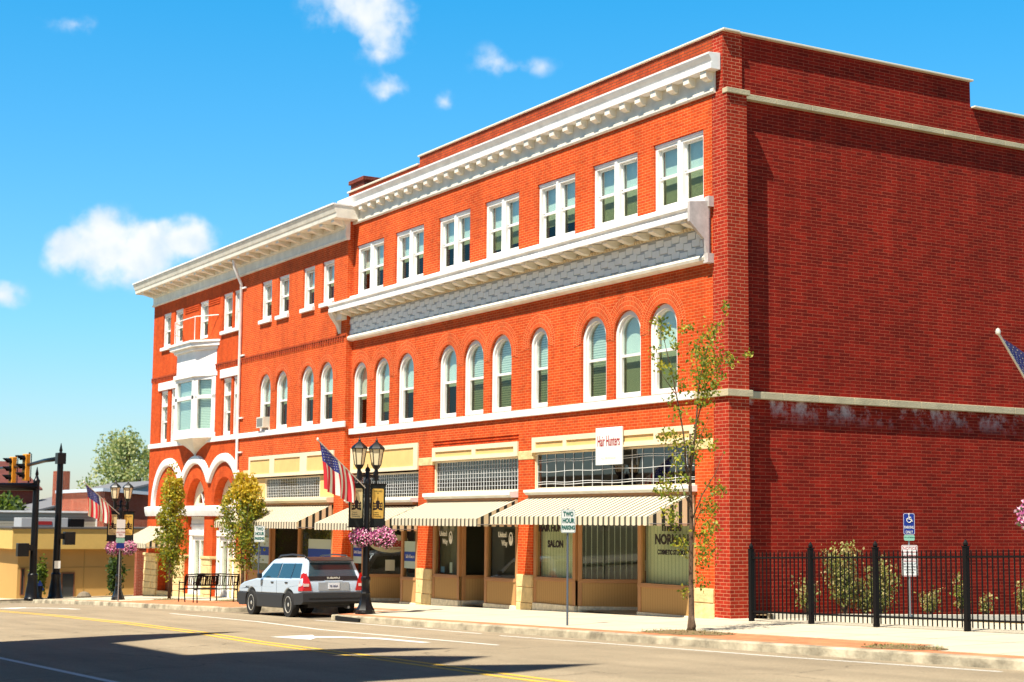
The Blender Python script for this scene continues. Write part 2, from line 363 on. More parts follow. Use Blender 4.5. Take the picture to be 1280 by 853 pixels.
# ------------------------------------------------------------------ ground levels
ZX = [-400, -120, -80, -52, -37, -31, -18, 0, 14, 60, 400]; ZV = [-3.6, -3.2, -2.75, -1.95, -1.22, -1.0, -.59, -.15, .20, 1.2, 1.2]
def zk(x):
    for i in range(len(ZX) - 1):
        if x <= ZX[i + 1]:
            t = (x - ZX[i]) / (ZX[i + 1] - ZX[i]); return ZV[i] + t * (ZV[i + 1] - ZV[i])
    return ZV[-1]
def gz(x, y): return zk(x) + .017 * (max(y, -4.4) + 4.4) if y > -18.6 else zk(x)
def rz_(x): return zk(x) - .13
def frange(a, b, step):
    n = max(1, int(round(abs(b - a) / step))); return [a + (b - a) * i / n for i in range(n + 1)]
def sheet(poly_rows, zf, name, m, dz=0):
    """poly_rows: list of (x, ylow, yhigh); builds a strip mesh draped on zf"""
    mb = MB()
    for (xa, la, ha), (xb, lb, hb) in zip(poly_rows, poly_rows[1:]):
        n = 4
        for k in range(n):
            def q(x, l, h, t): y = l + (h - l) * t; return (x, y, zf(x, y) + dz)
            mb.add([q(xa, la, ha, k / n), q(xb, lb, hb, k / n), q(xb, lb, hb, (k + 1) / n), q(xa, la, ha, (k + 1) / n)], [(0, 1, 2, 3)])
    return mb.build(name, m)

# asphalt
def asphalt(name, c, vary=.16):
    m = bpy.data.materials.new(name); m.use_nodes = True; t = m.node_tree; b = t.nodes['Principled BSDF']; nn = t.nodes; ll = t.links
    b.inputs['Roughness'].default_value = .88; b.inputs['Specular IOR Level'].default_value = .25
    g = nn.new('ShaderNodeNewGeometry')
    mp = nn.new('ShaderNodeMapping'); mp.inputs['Scale'].default_value = (.12, 1.1, 1); ll.new(g.outputs['Position'], mp.inputs['Vector'])
    n1 = nn.new('ShaderNodeTexNoise'); n1.inputs['Scale'].default_value = 1.1; n1.inputs['Detail'].default_value = 7; n1.inputs['Roughness'].default_value = .6; ll.new(mp.outputs[0], n1.inputs['Vector'])
    n2 = nn.new('ShaderNodeTexNoise'); n2.inputs['Scale'].default_value = 55; n2.inputs['Detail'].default_value = 3; ll.new(g.outputs['Position'], n2.inputs['Vector'])
    n3 = nn.new('ShaderNodeTexNoise'); n3.inputs['Scale'].default_value = .5; n3.inputs['Detail'].default_value = 8; n3.inputs['Roughness'].default_value = .7; ll.new(g.outputs['Position'], n3.inputs['Vector'])
    def mrg(s, a, b2, lo=.3, hi=.7):
        r = nn.new('ShaderNodeMapRange'); r.inputs[1].default_value = lo; r.inputs[2].default_value = hi; r.inputs[3].default_value = a; r.inputs[4].default_value = b2; ll.new(s, r.inputs[0]); return r.outputs[0]
    def mul(a, b2):
        k = nn.new('ShaderNodeMath'); k.operation = 'MULTIPLY'; ll.new(a, k.inputs[0]); ll.new(b2, k.inputs[1]); return k.outputs[0]
    vo = nn.new('ShaderNodeTexVoronoi'); vo.feature = 'DISTANCE_TO_EDGE'; vo.inputs['Scale'].default_value = .16
    wv = nn.new('ShaderNodeVectorMath'); wv.operation = 'SCALE'; wv.inputs['Scale'].default_value = .9; nx = nn.new('ShaderNodeTexNoise'); nx.inputs['Scale'].default_value = 1.3; nx.inputs['Detail'].default_value = 5; ll.new(g.outputs['Position'], nx.inputs['Vector']); ll.new(nx.outputs['Color'], wv.inputs[0])
    wa = nn.new('ShaderNodeVectorMath'); wa.operation = 'ADD'; ll.new(wv.outputs[0], wa.inputs[0]); ll.new(g.outputs['Position'], wa.inputs[1]); ll.new(wa.outputs[0], vo.inputs['Vector'])
    crk = mrg(vo.outputs['Distance'], .62, 1.0, .001, .006)
    f = mul(crk, mul(mrg(n1.outputs[0], 1 - vary, 1 + vary), mrg(n2.outputs[0], .68, 1.32)))
    f = mul(f, mrg(n3.outputs[0], .86, 1.12))
    s = nn.new('ShaderNodeVectorMath'); s.operation = 'SCALE'; s.inputs[0].default_value = c; ll.new(f, s.inputs['Scale']); ll.new(s.outputs[0], b.inputs['Base Color'])
    bp = nn.new('ShaderNodeBump'); bp.inputs['Strength'].default_value = .5; bp.inputs['Distance'].default_value = .01; ll.new(n2.outputs[0], bp.inputs['Height']); ll.new(bp.outputs[0], b.inputs['Normal'])
    return m
ASPH = asphalt('asphalt', (.275, .22, .145)); ASPH_D = asphalt('asphalt_old', (.10, .085, .07))
GRASSY = mat('dry_ground', (.16, .14, .06), .95, vary=.4, vscale=.8)
PAINT_W = mat('worn_white_paint', (.72, .70, .64), .7, vary=.15, vscale=6)
PAINT_Y = mat('yellow_road_paint', (.72, .44, .05), .7, vary=.12, vscale=6)

xs_all = [-400, -200, -120, -100, -80] + frange(-78, 60, 2) + [120, 400]
structure(sheet([(x, -400, 400) for x in xs_all], lambda x, y: zk(x) - .35, 'ground', GRASSY))
structure(sheet([(x, -18.6, -4.4) for x in [-120, -80] + frange(-78, 60, 1.5)], lambda x, y: rz_(x), 'road', ASPH))
structure(sheet([(x, -4.4, 60) for x in frange(-51, -40.6, 1)], lambda x, y: rz_(x) + .0015 * (y + 4.4), 'side_road', ASPH))
KY = -4.22
def inner(x):
    if x <= -37.5: t = min(1, (-37.5 - x) / 3.0); return -4.22 + (1 - math.sqrt(max(0, 1 - t * t))) * 3.0
    if -17.0 < x < -16.2: return -4.22 + (x + 17.0) / .8 * 2.0
    if -16.2 <= x <= -10.6: return -2.22
    if -10.6 < x < -9.8: return -2.22 - (x + 10.6) / .8 * 2.0
    return -4.22
sx_ = [-40.42, -40.3, -40.0, -39.5, -39, -38.5, -38, -37.5] + frange(-37, -17.5, 1) + [-17, -16.6, -16.2] + frange(-15.5, -11, .75) + [-10.6, -10.2, -9.8] + frange(-9, 40, 1)
side_top = lambda x: 1.9 if x > -37 else 20
CONC_S = mat('sidewalk_concrete', (.52, .46, .34), .9, .2, bump=.25, bscale=25, vary=.10, vscale=.9)
structure(sheet([(x, inner(x), 2.2) for x in sx_ if x > .3] [:0] + [(x, inner(x), 2.2) for x in sx_], gz, 'sidewalk', CONC_S))
# parking bay floor + sidewalk west of the side street
structure(sheet([(-17.0, -4.4, -4.39), (-16.2, -4.4, -2.38), (-10.6, -4.4, -2.38), (-9.8, -4.4, -4.39)], lambda x, y: rz_(x), 'parking_bay', asphalt('asphalt_bay', (.20, .16, .11))))
structure(sheet([(x, -4.4, 12) for x in frange(-80, -51, 2)], gz, 'far_sidewalk', CONC_S))
structure(sheet([(x, -24, -18.6) for x in frange(-80, 60, 2)], gz, 'near_sidewalk', CONC_S))
# kerb
def kerb(path, name, m):
    mb = MB(); prev = None; P = []
    for x, y in path:
        P.append(Vector((x, y, 0)))
    rows = []
    for i, p in enumerate(P):
        d = (P[min(i + 1, len(P) - 1)] - P[max(i - 1, 0)]).normalized(); n = Vector((-d.y, d.x, 0))   # towards building if path runs +x
        zt = gz(p.x, p.y)
        a = p; b = p + n * .02; c = p + n * .19
        rows.append([(a.x, a.y, rz_(a.x) - .05), (b.x, b.y, zt - .02), (b.x + n.x * .02, b.y + n.y * .02, zt + .004), (c.x, c.y, gz(c.x, c.y) + .004), (c.x, c.y, zt - .2)])
    for r0, r1 in zip(rows, rows[1:]):
        for k in range(4): mb.add([r0[k], r1[k], r1[k + 1], r0[k + 1]], [(0, 1, 2, 3)])
    return mb.build(name, m)
KM = mat('kerb_concrete', (.44, .38, .27), .9, .2, bump=.6, bscale=20, vary=.62, vscale=2.2)
kp = [(-40.6, 30), (-40.6, 10), (-40.6, 2), (-40.6, -1.4)] + [(-37.6 - 3.0 * math.cos(a), -1.4 - 3.0 * math.sin(a)) for a in frange(.2, 1.4, .2)] + [(x, -4.4) for x in frange(-37.5, -17, 1)] + [(-16.2, -2.4)] + [(x, -2.4) for x in frange(-15.5, -11.3, 1)] + [(-10.6, -2.4)] + [(x, -4.4) for x in frange(-9.8, 40, 1)]
structure(kerb(kp, 'kerb', KM))
structure(kerb([(x, -4.4) for x in frange(-80, -52, 2)] + [(-51.2, -3.9), (-51, -3), (-51, 2), (-51, 12)], 'far_kerb', KM))
# opposite side kerb (near camera)
structure(sheet([(x, -18.75, -18.6) for x in frange(-80, 60, 3)], lambda x, y: gz(x, -19) + .006, 'near_kerb', KM))
mb = MB(); mb.box(-9.45, -8.15, -4.44, -4.3, zk(-8.8) - .13, zk(-8.8) - .03)
tag(mb.build('storm_drain', mat('drain_hole', (.01, .01, .01), .9)), 'black storm drain slot in the kerb behind the parked silver car', 'storm drain')
# brick paver bands
def wide(x): return -3.0 if 2.2 < x < 8.6 else (-2.0 if -28.5 < x < -17.3 else -3.88)
rows = []
for x in sorted(set([round(q, 3) for q in frange(-36, 40, .5)] + [2.19, 2.21, 8.59, 8.61, -28.51, -28.49, -17.31, -17.29, -17.0, -16.2, -10.6, -9.8])):
    lo = inner(x); hi = wide(x)
    if -17.3 < x < -9.5: hi = max(hi, lo + .34)
    rows.append((x, lo + .004, hi))
structure(sheet(rows, gz, 'brick_strip', PAVER, .005))
# sidewalk expansion joints
mb = MB()
for x in frange(-36, 30, 1.5):
    if inner(x) < -3:
        y0 = wide(x) + .01
        for (ya, yb) in ((y0, -1.9), (-1.9, -.05)): mb.add([(x - .008, ya, gz(x, ya) + .0045), (x + .008, ya, gz(x, ya) + .0045), (x + .008, yb, gz(x, yb) + .0045), (x - .008, yb, gz(x, yb) + .0045)], [(0, 1, 2, 3)])
for xa, xb in zip(frange(-36, 30, 1), frange(-36, 30, 1)[1:]):
    y = -1.9; mb.add([(xa, y, gz(xa, y) + .005), (xb, y, gz(xb, y) + .005), (xb, y + .016, gz(xb, y + .016) + .005), (xa, y + .016, gz(xa, y + .016) + .005)], [(0, 1, 2, 3)])
structure(mb.build('pavement_joints', mat('joint_dirt', (.26, .22, .15), .95)))
# road paint
def stripe(pts, wd, name, m, dz=.004):
    mb = MB(); pts2 = []
    for (xa, ya), (xb, yb) in zip(pts, pts[1:]):
        n = max(1, int((xb - xa) / 1.5)); pts2 += [(xa + (xb - xa) * i / n, ya + (yb - ya) * i / n) for i in range(n)]
    pts2.append(pts[-1])
    for (xa, ya), (xb, yb) in zip(pts2, pts2[1:]):
        mb.add([(xa, ya - wd / 2, rz_(xa) + dz), (xb, yb - wd / 2, rz_(xb) + dz), (xb, yb + wd / 2, rz_(xb) + dz), (xa, ya + wd / 2, rz_(xa) + dz)], [(0, 1, 2, 3)])
    return structure(mb.build(name, m))
YL = [(-60, -9.0), (-23, -9.0), (-11, -9.0), (-5.3, -9.3), (-1.1, -9.75), (4.6, -10.03), (8.7, -10.3), (40, -11.5)]
stripe([(x, y + .13) for x, y in YL], .11, 'yellow_line', PAINT_Y); stripe([(x, y - .13) for x, y in YL], .11, 'yellow_line', PAINT_Y)
stripe([(-17, -5.93), (-10, -6.2), (-5, -6.75), (2.3, -6.78)], .10, 'lane_line', PAINT_W)
stripe([(-10, -4.72), (-7.3, -4.74), (-1.5, -4.95)], .08, 'edge_line', PAINT_W)
stripe([(-.6, -5.05), (4.1, -5.0), (7.6, -5.02), (11.5, -4.8)], .08, 'edge_line', PAINT_W)
stripe([(-40, -14.65), (40, -14.75)], .11, 'near_lane_line', PAINT_W)
def roadpoly(pts, name):
    mb = MB(); tr = tessellate_polygon([[Vector((x, y, 0)) for x, y in pts]])
    mb.add([(x, y, rz_(x) + .006) for x, y in pts], [tuple(t) for t in tr]); return structure(mb.build(name, PAINT_W))
def turn_arrow(x, y, s=1.0):
    P = [(1.2, 1.05), (1.2, .85), (.2, .55), (-.7, -.1), (-.55, -.55), (-1.0, -.95), (-2.2, -.35), (-1.5, -.05), (-1.15, .35), (-.2, .9)]
    P = [(2.6, .80), (2.6, .60), (1.0, .55), (.1, .2), (-.2, -.15), (.45, -.55), (-1.0, -.75), (-1.3, .25), (-.75, .05), (-.3, .45), (.6, .8)]
    return roadpoly([(x + a * s, y + b * s) for a, b in P], 'turn_arrow')
turn_arrow(-1.7, -8.1, 1.0); turn_arrow(-26.4, -7.4, 1.1)
# planting pits
def pit(cx, cy, rx, ry, name):
    mb = MB(); n = 40; V = [(cx, cy, gz(cx, cy) + .05)]
    for i in range(n):
        a = 2 * math.pi * i / n; k = 1 + .18 * noise.noise(Vector((math.cos(a) * 2, math.sin(a) * 2, cx)))
        x = cx + rx * k * math.cos(a); y = cy + ry * k * math.sin(a); V.append((x, y, gz(x, y) + .008))
    mb.add(V, [(0, 1 + i, 1 + (i + 1) % n) for i in range(n)]); o = structure(mb.build(name, mat('mulch', (.22, .15, .07), .95, bump=1, bscale=60, vary=.5, vscale=25)))
    g = MB()
    for i in range(420):
        a = random.uniform(0, 6.28); q = math.sqrt(random.random()); x = cx + rx * q * math.cos(a) * 1.1; y = cy + ry * q * math.sin(a) * 1.1; z = gz(x, y) + .012 + .03 * (1 - q)
        t = random.uniform(0, 6.28); l = random.uniform(.02, .06); d = Vector((math.cos(t), math.sin(t), random.uniform(0, .9))) * l; p = Vector((-math.sin(t), math.cos(t), 0)) * .008
        v = Vector((x, y, z)); g.add([v - p, v + p, v + d], [(0, 1, 2)], i % 2)
    o2 = g.build('leaf_litter', [mat('dry_leaf', (.28, .20, .09), .9), mat('green_sprig', (.10, .14, .03), .9)]); o2['kind'] = 'stuff'; o2['label'] = 'dry leaves and weeds scattered in the planting pit'; o2['category'] = 'leaf litter'
pit(3.2, -3.5, 1.15, .5, 'planting_soil'); pit(8.7, -3.75, .75, .38, 'planting_soil')
pit(-23.4, -1.75, .8, .5, 'planting_soil'); pit(-28.0, -2.3, .8, .5, 'planting_soil')

# ================================================================== MAIN BUILDING
B = thing('brick_commercial_building', 'long three-storey red brick block with white cornices, arched windows and striped shop awnings', 'building', (0, 0, 0))
THK = .35
W3 = [(-2.62, -.80), (-5.07, -3.24), (-7.57, -5.84), (-10.22, -8.47), (-12.82, -11.02), (-15.50, -13.71), (-18.12, -16.27)]
WA = [(-18.26, -17.25), (-16.76, -15.74), (-15.21, -14.20), (-12.70, -11.68), (-11.29, -10.21), (-9.85, -8.78), (-7.90, -7.04), (-5.55, -4.49), (-4.18, -3.12), (-2.81, -1.76)]
holes = [rect(a, b, 8.72, 10.25) for a, b in W3] + [arch(a, b, 4.66, 6.65) for a, b in WA]
holes += [rect(-18.27, -13.82, -1.1, 4.06), rect(-12.98, -8.4, -1.1, 4.04), rect(-7.7, -1.15, -1.1, 3.94)]
MB().prism(rect(-18.35, -.5, -1.3, 11.3), 1, 0, THK, holes=holes).build('front_wall', BR_MAIN, B)
# parapet front
MB().prism([(-18.85, 11.3), (-.502, 11.3), (-.502, 12.24), (-14.07, 12.24), (-14.07, 12.02), (-18.85, 12.02)], 1, .02, .36).build('parapet', BR_PAR, B)
mb = MB(); mb.box(-14.12, -.04, -.03, .42, 12.24, 12.285); mb.box(-18.9, -14.12, -.03, .42, 12.02, 12.065)
mb.box(-.42, -.08, .42, 7.42, 12.24, 12.285); mb.box(-.42, -.08, 7.44, 25, 11.62, 11.665); mb.build('coping', COPING, B, bevel=.01)
# corner pier and side walls
MB().box(-.5, 0, 0, .54, -.06, 11.0).build('corner_pier', BR_MOD, B)
mb = MB(); mb.box(-.5, .03, -.03, .57, -.4, -.06); mb.build('pier_footing', CONC, B, bevel=.01)
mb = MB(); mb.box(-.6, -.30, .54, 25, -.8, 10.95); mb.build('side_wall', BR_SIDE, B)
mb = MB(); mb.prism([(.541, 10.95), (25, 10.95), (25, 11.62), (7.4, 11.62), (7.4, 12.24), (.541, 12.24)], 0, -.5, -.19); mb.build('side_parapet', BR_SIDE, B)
MB().box(-.5, -.15, .02, .54, 11.0, 12.24).build('corner_pier', BR_MOD, B)
mb = MB(); mb.box(-.12, .05, -.02, .60, 10.87, 10.98)
y = .60
k = 0
while y < 25:
    y2 = min(25, y + (1.0 if k else .9)); mb.box(-.4, -.165, y + .005, y2 - .005, 10.86, 10.98); y = y2; k += 1
mb.build('string_course', STONEB, B, bevel=.008)
mb = MB(); mb.box(-1.1, .06, -.07, .60, 4.47, 4.61)
y = .60
while y < 25:
    y2 = min(25, y + 1.0); mb.box(-.4, -.17, y + .005, y2 - .005, 4.46, 4.61); y = y2
mb.build('stone_belt', STONEB, B, bevel=.008)
MB().box(-18.8, -1.102, -.07, .10, 4.47, 4.64).build('belt_course', WHITE, B, bevel=.01)
# roof, back wall, inner lining
mb = MB(); mb.box(-18.35, -.6, .36, 24, 11.0, 11.2); mb.build('roof', ROOF, B)
mb = MB(); mb.box(-18.35, -.6, 24, 24.4, -.8, 11.2); mb.build('back_wall', BR_SIDE, B)
mb = MB(); mb.box(-18.3, -.62, 3.6, 3.7, -.8, 11.0); mb.box(-18.3, -.62, .36, 3.6, 4.3, 4.45); mb.box(-18.3, -.62, .36, 3.6, 7.6, 7.8)
for x in (-13.4, -8.05, -3.0): mb.box(x - .06, x + .06, .36, 3.6, 4.45, 11.0)
for x in (-13.4, -8.05): mb.box(x - .06, x + .06, .36, 3.6, -.8, 4.3)
mb.build('interior_partition', ROOM, B)
mb = MB(); mb.box(-20.3, -19.3, .75, 1.9, 11.0, 12.62); mb.box(-20.36, -19.24, .69, 1.96, 12.62, 12.74); mb.build('chimney', BR_DARK, B)

# ---- cornices
def cornice_top():
    o = MB()
    prof = [(0, 11.405), (-.22, 11.405), (-.25, 11.41), (-.25, 11.54), (-.22, 11.55), (-.24, 11.60), (-.29, 11.67), (-.31, 11.71), (-.31, 11.75), (.0, 11.77)]
    o.profile(prof, -18.98, -.20)
    main = o.build('cornice', WHITE, B, bevel=.006)
    f = MB(); f.profile([(0, 10.94), (-.05, 10.94), (-.07, 10.97), (-.07, 11.04), (-.03, 11.05), (-.03, 11.404), (0, 11.404)], -18.36, -.36); f.build('frieze', CREAMW, main)
    b = MB(); n = 30
    b.profile([(-.03, 11.22), (-.12, 11.23), (-.18, 11.27), (-.215, 11.27), (-.215, 11.403), (-.03, 11.403)], -.10, .10)
    repeat(b.build('bracket', CREAMW, main), [-18.12 + i * (17.60 / (n - 1)) for i in range(n)])
cornice_top()
def cornice_mid():
    o = MB()
    prof = [(0, 8.28), (-.46, 8.24), (-.50, 8.22), (-.55, 8.22), (-.55, 8.34), (-.52, 8.36), (-.54, 8.40), (-.58, 8.43), (-.58, 8.50), (-.30, 8.56), (-.12, 8.60), (-.12, 8.70), (.0, 8.72)]
    o.profile(prof, -18.95, -.58)
    main = o.build('hood_cornice', WHITE, B, bevel=.006)
    e = MB(); e.prism([(-.60, 8.14), (-.60, 8.56), (-.10, 8.62), (-.10, 7.46), (-.16, 7.50), (-.22, 7.80)], 0, -.578, -.50)
    e.box(-.60, -.45, -.13, -.003, 8.50, 8.72); e.box(-.62, -.46, -.16, -.003, 7.30, 7.50)
    e.build('end_panel', mat('shaded_white', (.52, .47, .44), .8, vary=.25, vscale=5), main)  # white plate greyed in its colour to imitate its shaded face
    c = MB(); c.prism([(-.58, 8.23), (-.12, 8.23), (-.05, 7.35), (-.14, 7.35), (-.20, 7.60), (-.30, 7.85), (-.46, 8.05)], 0, -18.95, -18.75)
    c.box(-18.95, -18.35, -.38, -.202, 7.98, 8.24); c.build('end_bracket', CREAMW, main)
    f = MB(); f.profile([(0, 7.32), (-.10, 7.32), (-.17, 7.36), (-.19, 7.42), (-.15, 7.47), (-.10, 7.52), (0, 7.52)], -18.9, -.58); f.build('base_moulding', CREAMW, main)
    # shingled frieze: staggered courses of small square shingles
    s = MB()
    z = 7.52; row = 0
    s.box(-18.36, -.58, -.08, -.002, 7.52, 8.27, 1)
    while z < 8.0:
        x = -18.36 + (.16 if row % 2 else 0)
        k = 0
        while x < -.62:
            dz = .0 if k % 2 else .045
            s.box(x + .012, min(x + .275, -.6), -.10 - .008 * (row % 2), -.078, z - dz + .028, min(z + .17 - dz, 8.1)); x += .29; k += 1
        z += .17; row += 1
    s.build('shingle_frieze', [mat('pale_shingle', (.86, .86, .80), .7, vary=.05), mat('shingle_gap', (.50, .52, .51), .9)], main)
    b = MB(); n = 30
    b.profile([(-.08, 8.09), (-.28, 8.10), (-.40, 8.13), (-.47, 8.16), (-.47, 8.222), (-.08, 8.268)], -.09, .09)
    repeat(b.build('bracket', CREAMW, main), [-18.2 + i * (17.3 / (n - 1)) for i in range(n)])
    d = MB()
    for i in range(150):
        xx = -18.3 + i * .118; d.box(xx, xx + .06, -.14, -.078, 8.07, 8.13)
    d.box(-18.36, -.58, -.12, -.078, 8.13, 8.142)
    d.build('dentil_row', CREAM, main)
cornice_mid()

# ---- windows
def sash_window(parent, x0, x1, z0, z1, y, double=False, arched=False, blind='full', fw_=.085, lo=GL_LO, meet=.5, sill=None, label=None, dark=False):
    """y = plane of the wall face; the frame sits just behind it"""
    F = MB(); yf = y + .06; yg = y + .15
    win = None
    r = (x1 - x0) / 2; c = (x0 + x1) / 2; zs = z1 - r
    if arched:
        def ringpoly(a, b, n=16):
            o_ = arch(x0 + a, x1 - a, z0 + (a if a else 0), z1 - a, n); i_ = arch(x0 + b, x1 - b, z0 + b, z1 - b, n); return o_, i_
        a, b = ringpoly(.004, fw_ + .03); F.prism(a, 1, yf, yg + .06, holes=[b])
        a, b = ringpoly(fw_ + .03, fw_ + .075); F.prism(a, 1, yf + .05, yg + .05, holes=[b])
    else:
        cols = [(x0 + .004, x1 - .004)]
        if double:
            F.prism(rect(x0 + .004, x1 - .004, z0, z1 - .004), 1, yf, yg + .06, holes=[rect(x0 + .09, c - .10, z0 + .10, z1 - .12), rect(c + .10, x1 - .09, z0 + .10, z1 - .12)])
            F.box(c - .045, c + .045, yf - .03, yf, z0, z1 - .06); F.box(x0 + .004, x1 - .004, yf - .02, yf, z1 - .06, z1 - .006)
        else:
            F.prism(rect(x0 + .004, x1 - .004, z0, z1 - .004), 1, yf, yg + .06, holes=[rect(x0 + fw_, x1 - fw_, z0 + .09, z1 - .10)])
            F.box(x0 + .004, x1 - .004, yf - .02, yf, z1 - .05, z1 - .006)
    win = F.build('window', WHITE, parent)
    if label: win['label'] = label
    bays = [(x0 + .09, c - .10), (c + .10, x1 - .09)] if double else [(x0 + fw_, x1 - fw_)]
    zb = z0 + .09; zt = z1 - .11; zm = zb + (zt - zb) * meet
    for a, b in bays:
        s = MB()
        s.box(a, b, yg - .02, yg + .03, zm - .03, zm + .03)
        if not arched:
            s.box(a, a + .045, yg - .02, yg + .03, zm, zt); s.box(b - .045, b, yg - .02, yg + .03, zm, zt); s.box(a + .045, b - .045, yg - .02, yg + .03, zt - .05, zt)
        s.box(a, a + .05, yg + .01, yg + .05, zb, zm - .03); s.box(b - .05, b, yg + .01, yg + .05, zb, zm - .03); s.box(a + .05, b - .05, yg + .01, yg + .05, zb, zb + .06)
        s.build('sash', WHITE, win)
        up_ = MB(); lo_ = MB()
        if arched:
            ap = arch(x0 + fw_ + .03, x1 - fw_ - .03, zm, z1 - fw_ - .03); up_.prism(ap, 1, yg + .018, yg + .022)
        else: up_.box(a, b, yg + .018, yg + .022, zm, zt)
        lo_.box(a, b, yg + .028, yg + .032, zb, zm)
        up_.build('upper_pane', GL_UP, win); lo_.build('lower_pane', lo, win)
        if blind:
            bl = MB(); zz = zb if blind != 'half' else zm - .1
            if blind == 'ajar': zz = zb + .35
            if blind == 'low': zz = zb + .12 + .3 * random.random()
            bl.box(a - .03, b + .03, yg + .12, yg + .13, zz, zt + .02) if not arched else bl.prism(arch(x0 + .06, x1 - .06, zz, z1 - .06), 1, yg + .12, yg + .13)
            bl.build('blind', HBLIND if blind == 'slat' else BLIND, win)
        if dark:
            bk = MB(); bk.box(a - .1, b + .1, yg + .5, yg + .51, zb - .1, zt + .2); bk.build('curtain_or_backing', ROOM, win)  # dark sheet in place of the dim room
    if sill is not None:
        MB().box(x0 - .06, x1 + .06, y - sill, y + .10, z0 - .13, z0 - .002).build('sill', WHITE, win, bevel=.008)
    return win
for i, (a, b) in enumerate(W3):
    sash_window(B, a, b, 8.725, 10.245, 0, double=True, blind=['full', 'full', 'low', 'low', 'half', 'half', 'half'][i])
bl = ['half', 'ajar', 'half', 'half', 'slat', 'slat', 'slat', 'slat', 'full', 'full']
def ring(parent, cx, zs, r0, r1, y, m, a0=0, a1=math.pi, n=24, name='arch_ring', legs=0, t=.006):
    mb = MB(); k = 0
    V = []
    for i in range(n + 1):
        a = a0 + (a1 - a0) * i / n
        for rr in (r0, r1):
            V.append((cx + rr * math.cos(a), y - t, zs + rr * math.sin(a)))
            mb.uv[len(V) - 1] = (a * (r0 + r1) / 2, rr - r0)
    for i in range(n):
        mb.f.append((2 * i, 2 * i + 1, 2 * i + 3, 2 * i + 2)); mb.m.append(0)
    mb.v = V
    return mb.build(name, m, parent)
for ri, ((a, b), k) in enumerate(zip(WA, bl)):
    wv = sash_window(B, a, b, 4.645, 6.648, 0, arched=True, blind=k, fw_=.07)
    r = (b - a) / 2
    ring(wv, (a + b) / 2, 6.65 - r, r + .004, r + .325, 0, BR_RING, R(-8), R(188), t=.005 + .004 * (ri % 2))

# ---- shopfronts
AWNINGS = []
def awning(parent, x0, x1, yw, zt, zf, proj, zv):
    """sloping canvas with scalloped valance"""
    yf = yw - proj
    m = MB(); m.add([(x0, yw - .02, zt), (x1, yw - .02, zt), (x1, yf, zf), (x0, yf, zf)], [(0, 1, 2, 3)])
    o = m.build('awning', AWN, parent)
    v = MB(); n = int((x1 - x0) / .02); P = []
    top = [(x0 + (x1 - x0) * i / n) for i in range(n + 1)]
    for i in range(n):
        def zz(x): t = ((x - .037) / .205) % 1.0; return zv + .035 * (1 - math.sqrt(max(0, 1 - (2 * t - 1) ** 2)))
        xa, xb = top[i], top[i + 1]
        v.add([(xa, yf - .004, zf), (xb, yf - .004, zf), (xb, yf - .004, zz(xb)), (xa, yf - .004, zz(xa))], [(0, 1, 2, 3)])
    v.build('valance', AWN, o)
    nn_ = int(proj / .02)
    for xx in (x0, x1):
        s = MB()
        s.add([(xx, yw - .02, zt), (xx, yf, zf), (xx, yf, zv + .02), (xx, yw - .02, zv + .02)], [(0, 1, 2, 3)])
        for i in range(nn_):
            ya = yf + (proj - .02) * i / nn_; yb = yf + (proj - .02) * (i + 1) / nn_
            def z2(yy): t = ((yy - .046) / .22) % 1.0; return zv - .005 + .03 * (1 - math.sqrt(max(0, 1 - (2 * t - 1) ** 2)))
            s.add([(xx, ya, zv + .02), (xx, yb, zv + .02), (xx, yb, z2(yb)), (xx, ya, z2(ya))], [(0, 1, 2, 3)])
        s.build('side_panel', AWN_SHADE, o)
    fr = MB(); fr.tube([(x0, yf + .01, zf - .03), (x1, yf + .01, zf - .03)], .014, 6); fr.tube([(x1 + .006, yf, zv + .045), (x1 + .006, yw - .03, zv + .045)], .008, 6); fr.build('awning_frame', GALV, o)
    return o
def transom(parent, x0, x1, z0, z1, y, grid='fine'):
    T = MB(); T.prism(rect(x0, x1, z0, z1), 1, y - .04, y + .06, holes=[rect(x0 + .05, x1 - .05, z0 + .04, z1 - .04)]); o = T.build('transom_window', CREAM, parent)
    MB().box(x0 + .05, x1 - .05, y + .02, y + .025, z0 + .04, z1 - .04).build('leaded_pane', GL_TR, o)
    g = MB(); a, b, c, d = x0 + .05, x1 - .05, z0 + .04, z1 - .04
    if grid == 'fine':
        n = int((b - a) / .14); k = 7
        for i in range(n + 1): xx = a + (b - a) * i / n; t = .008 if i % 6 == 0 else .0045; g.box(xx - t, xx + t, y + .005, y + .018, c, d)
        for i in range(k + 1): zz = c + (d - c) * i / k; g.box(a, b, y + .004, y + .017, zz - .0045, zz + .0045)
        g.box(a, b, y + .03, y + .035, c, c + (d - c) * .28, 1)  # pale strip imitates a whitish reflection low in the glass
    else:
        n = 16
        zt_, zm_, zb_ = d - .16, (c + d) / 2 - .02, c + .13
        for i in range(n + 1):
            xx = a + (b - a) * i / n; g.tube([(xx, y + .01, c), (xx + .015 * math.sin(i), y + .012, zm_), (xx, y + .01, d)], .0075, 5)
        for zz, dy in ((zt_ + .025, 0), (zt_ - .025, 0), (zm_, .012), (zb_, 0), (zb_ - .05, 0)):
            g.tube([(a + (b - a) * j / 24, y + .008, zz + .012 * math.sin(j * .9 + zz * 9)) for j in range(25)], .007, 5)
        g.box(a, b, y + .03, y + .035, c, zb_ - .05, 2)
    g.build('leading', [mat('lead_came', (.62, .62, .60), .5), mat('reflection_strip', (.45, .58, .60), .6), mat('stained_strip', (.35, .22, .34), .4)], o)
    return o
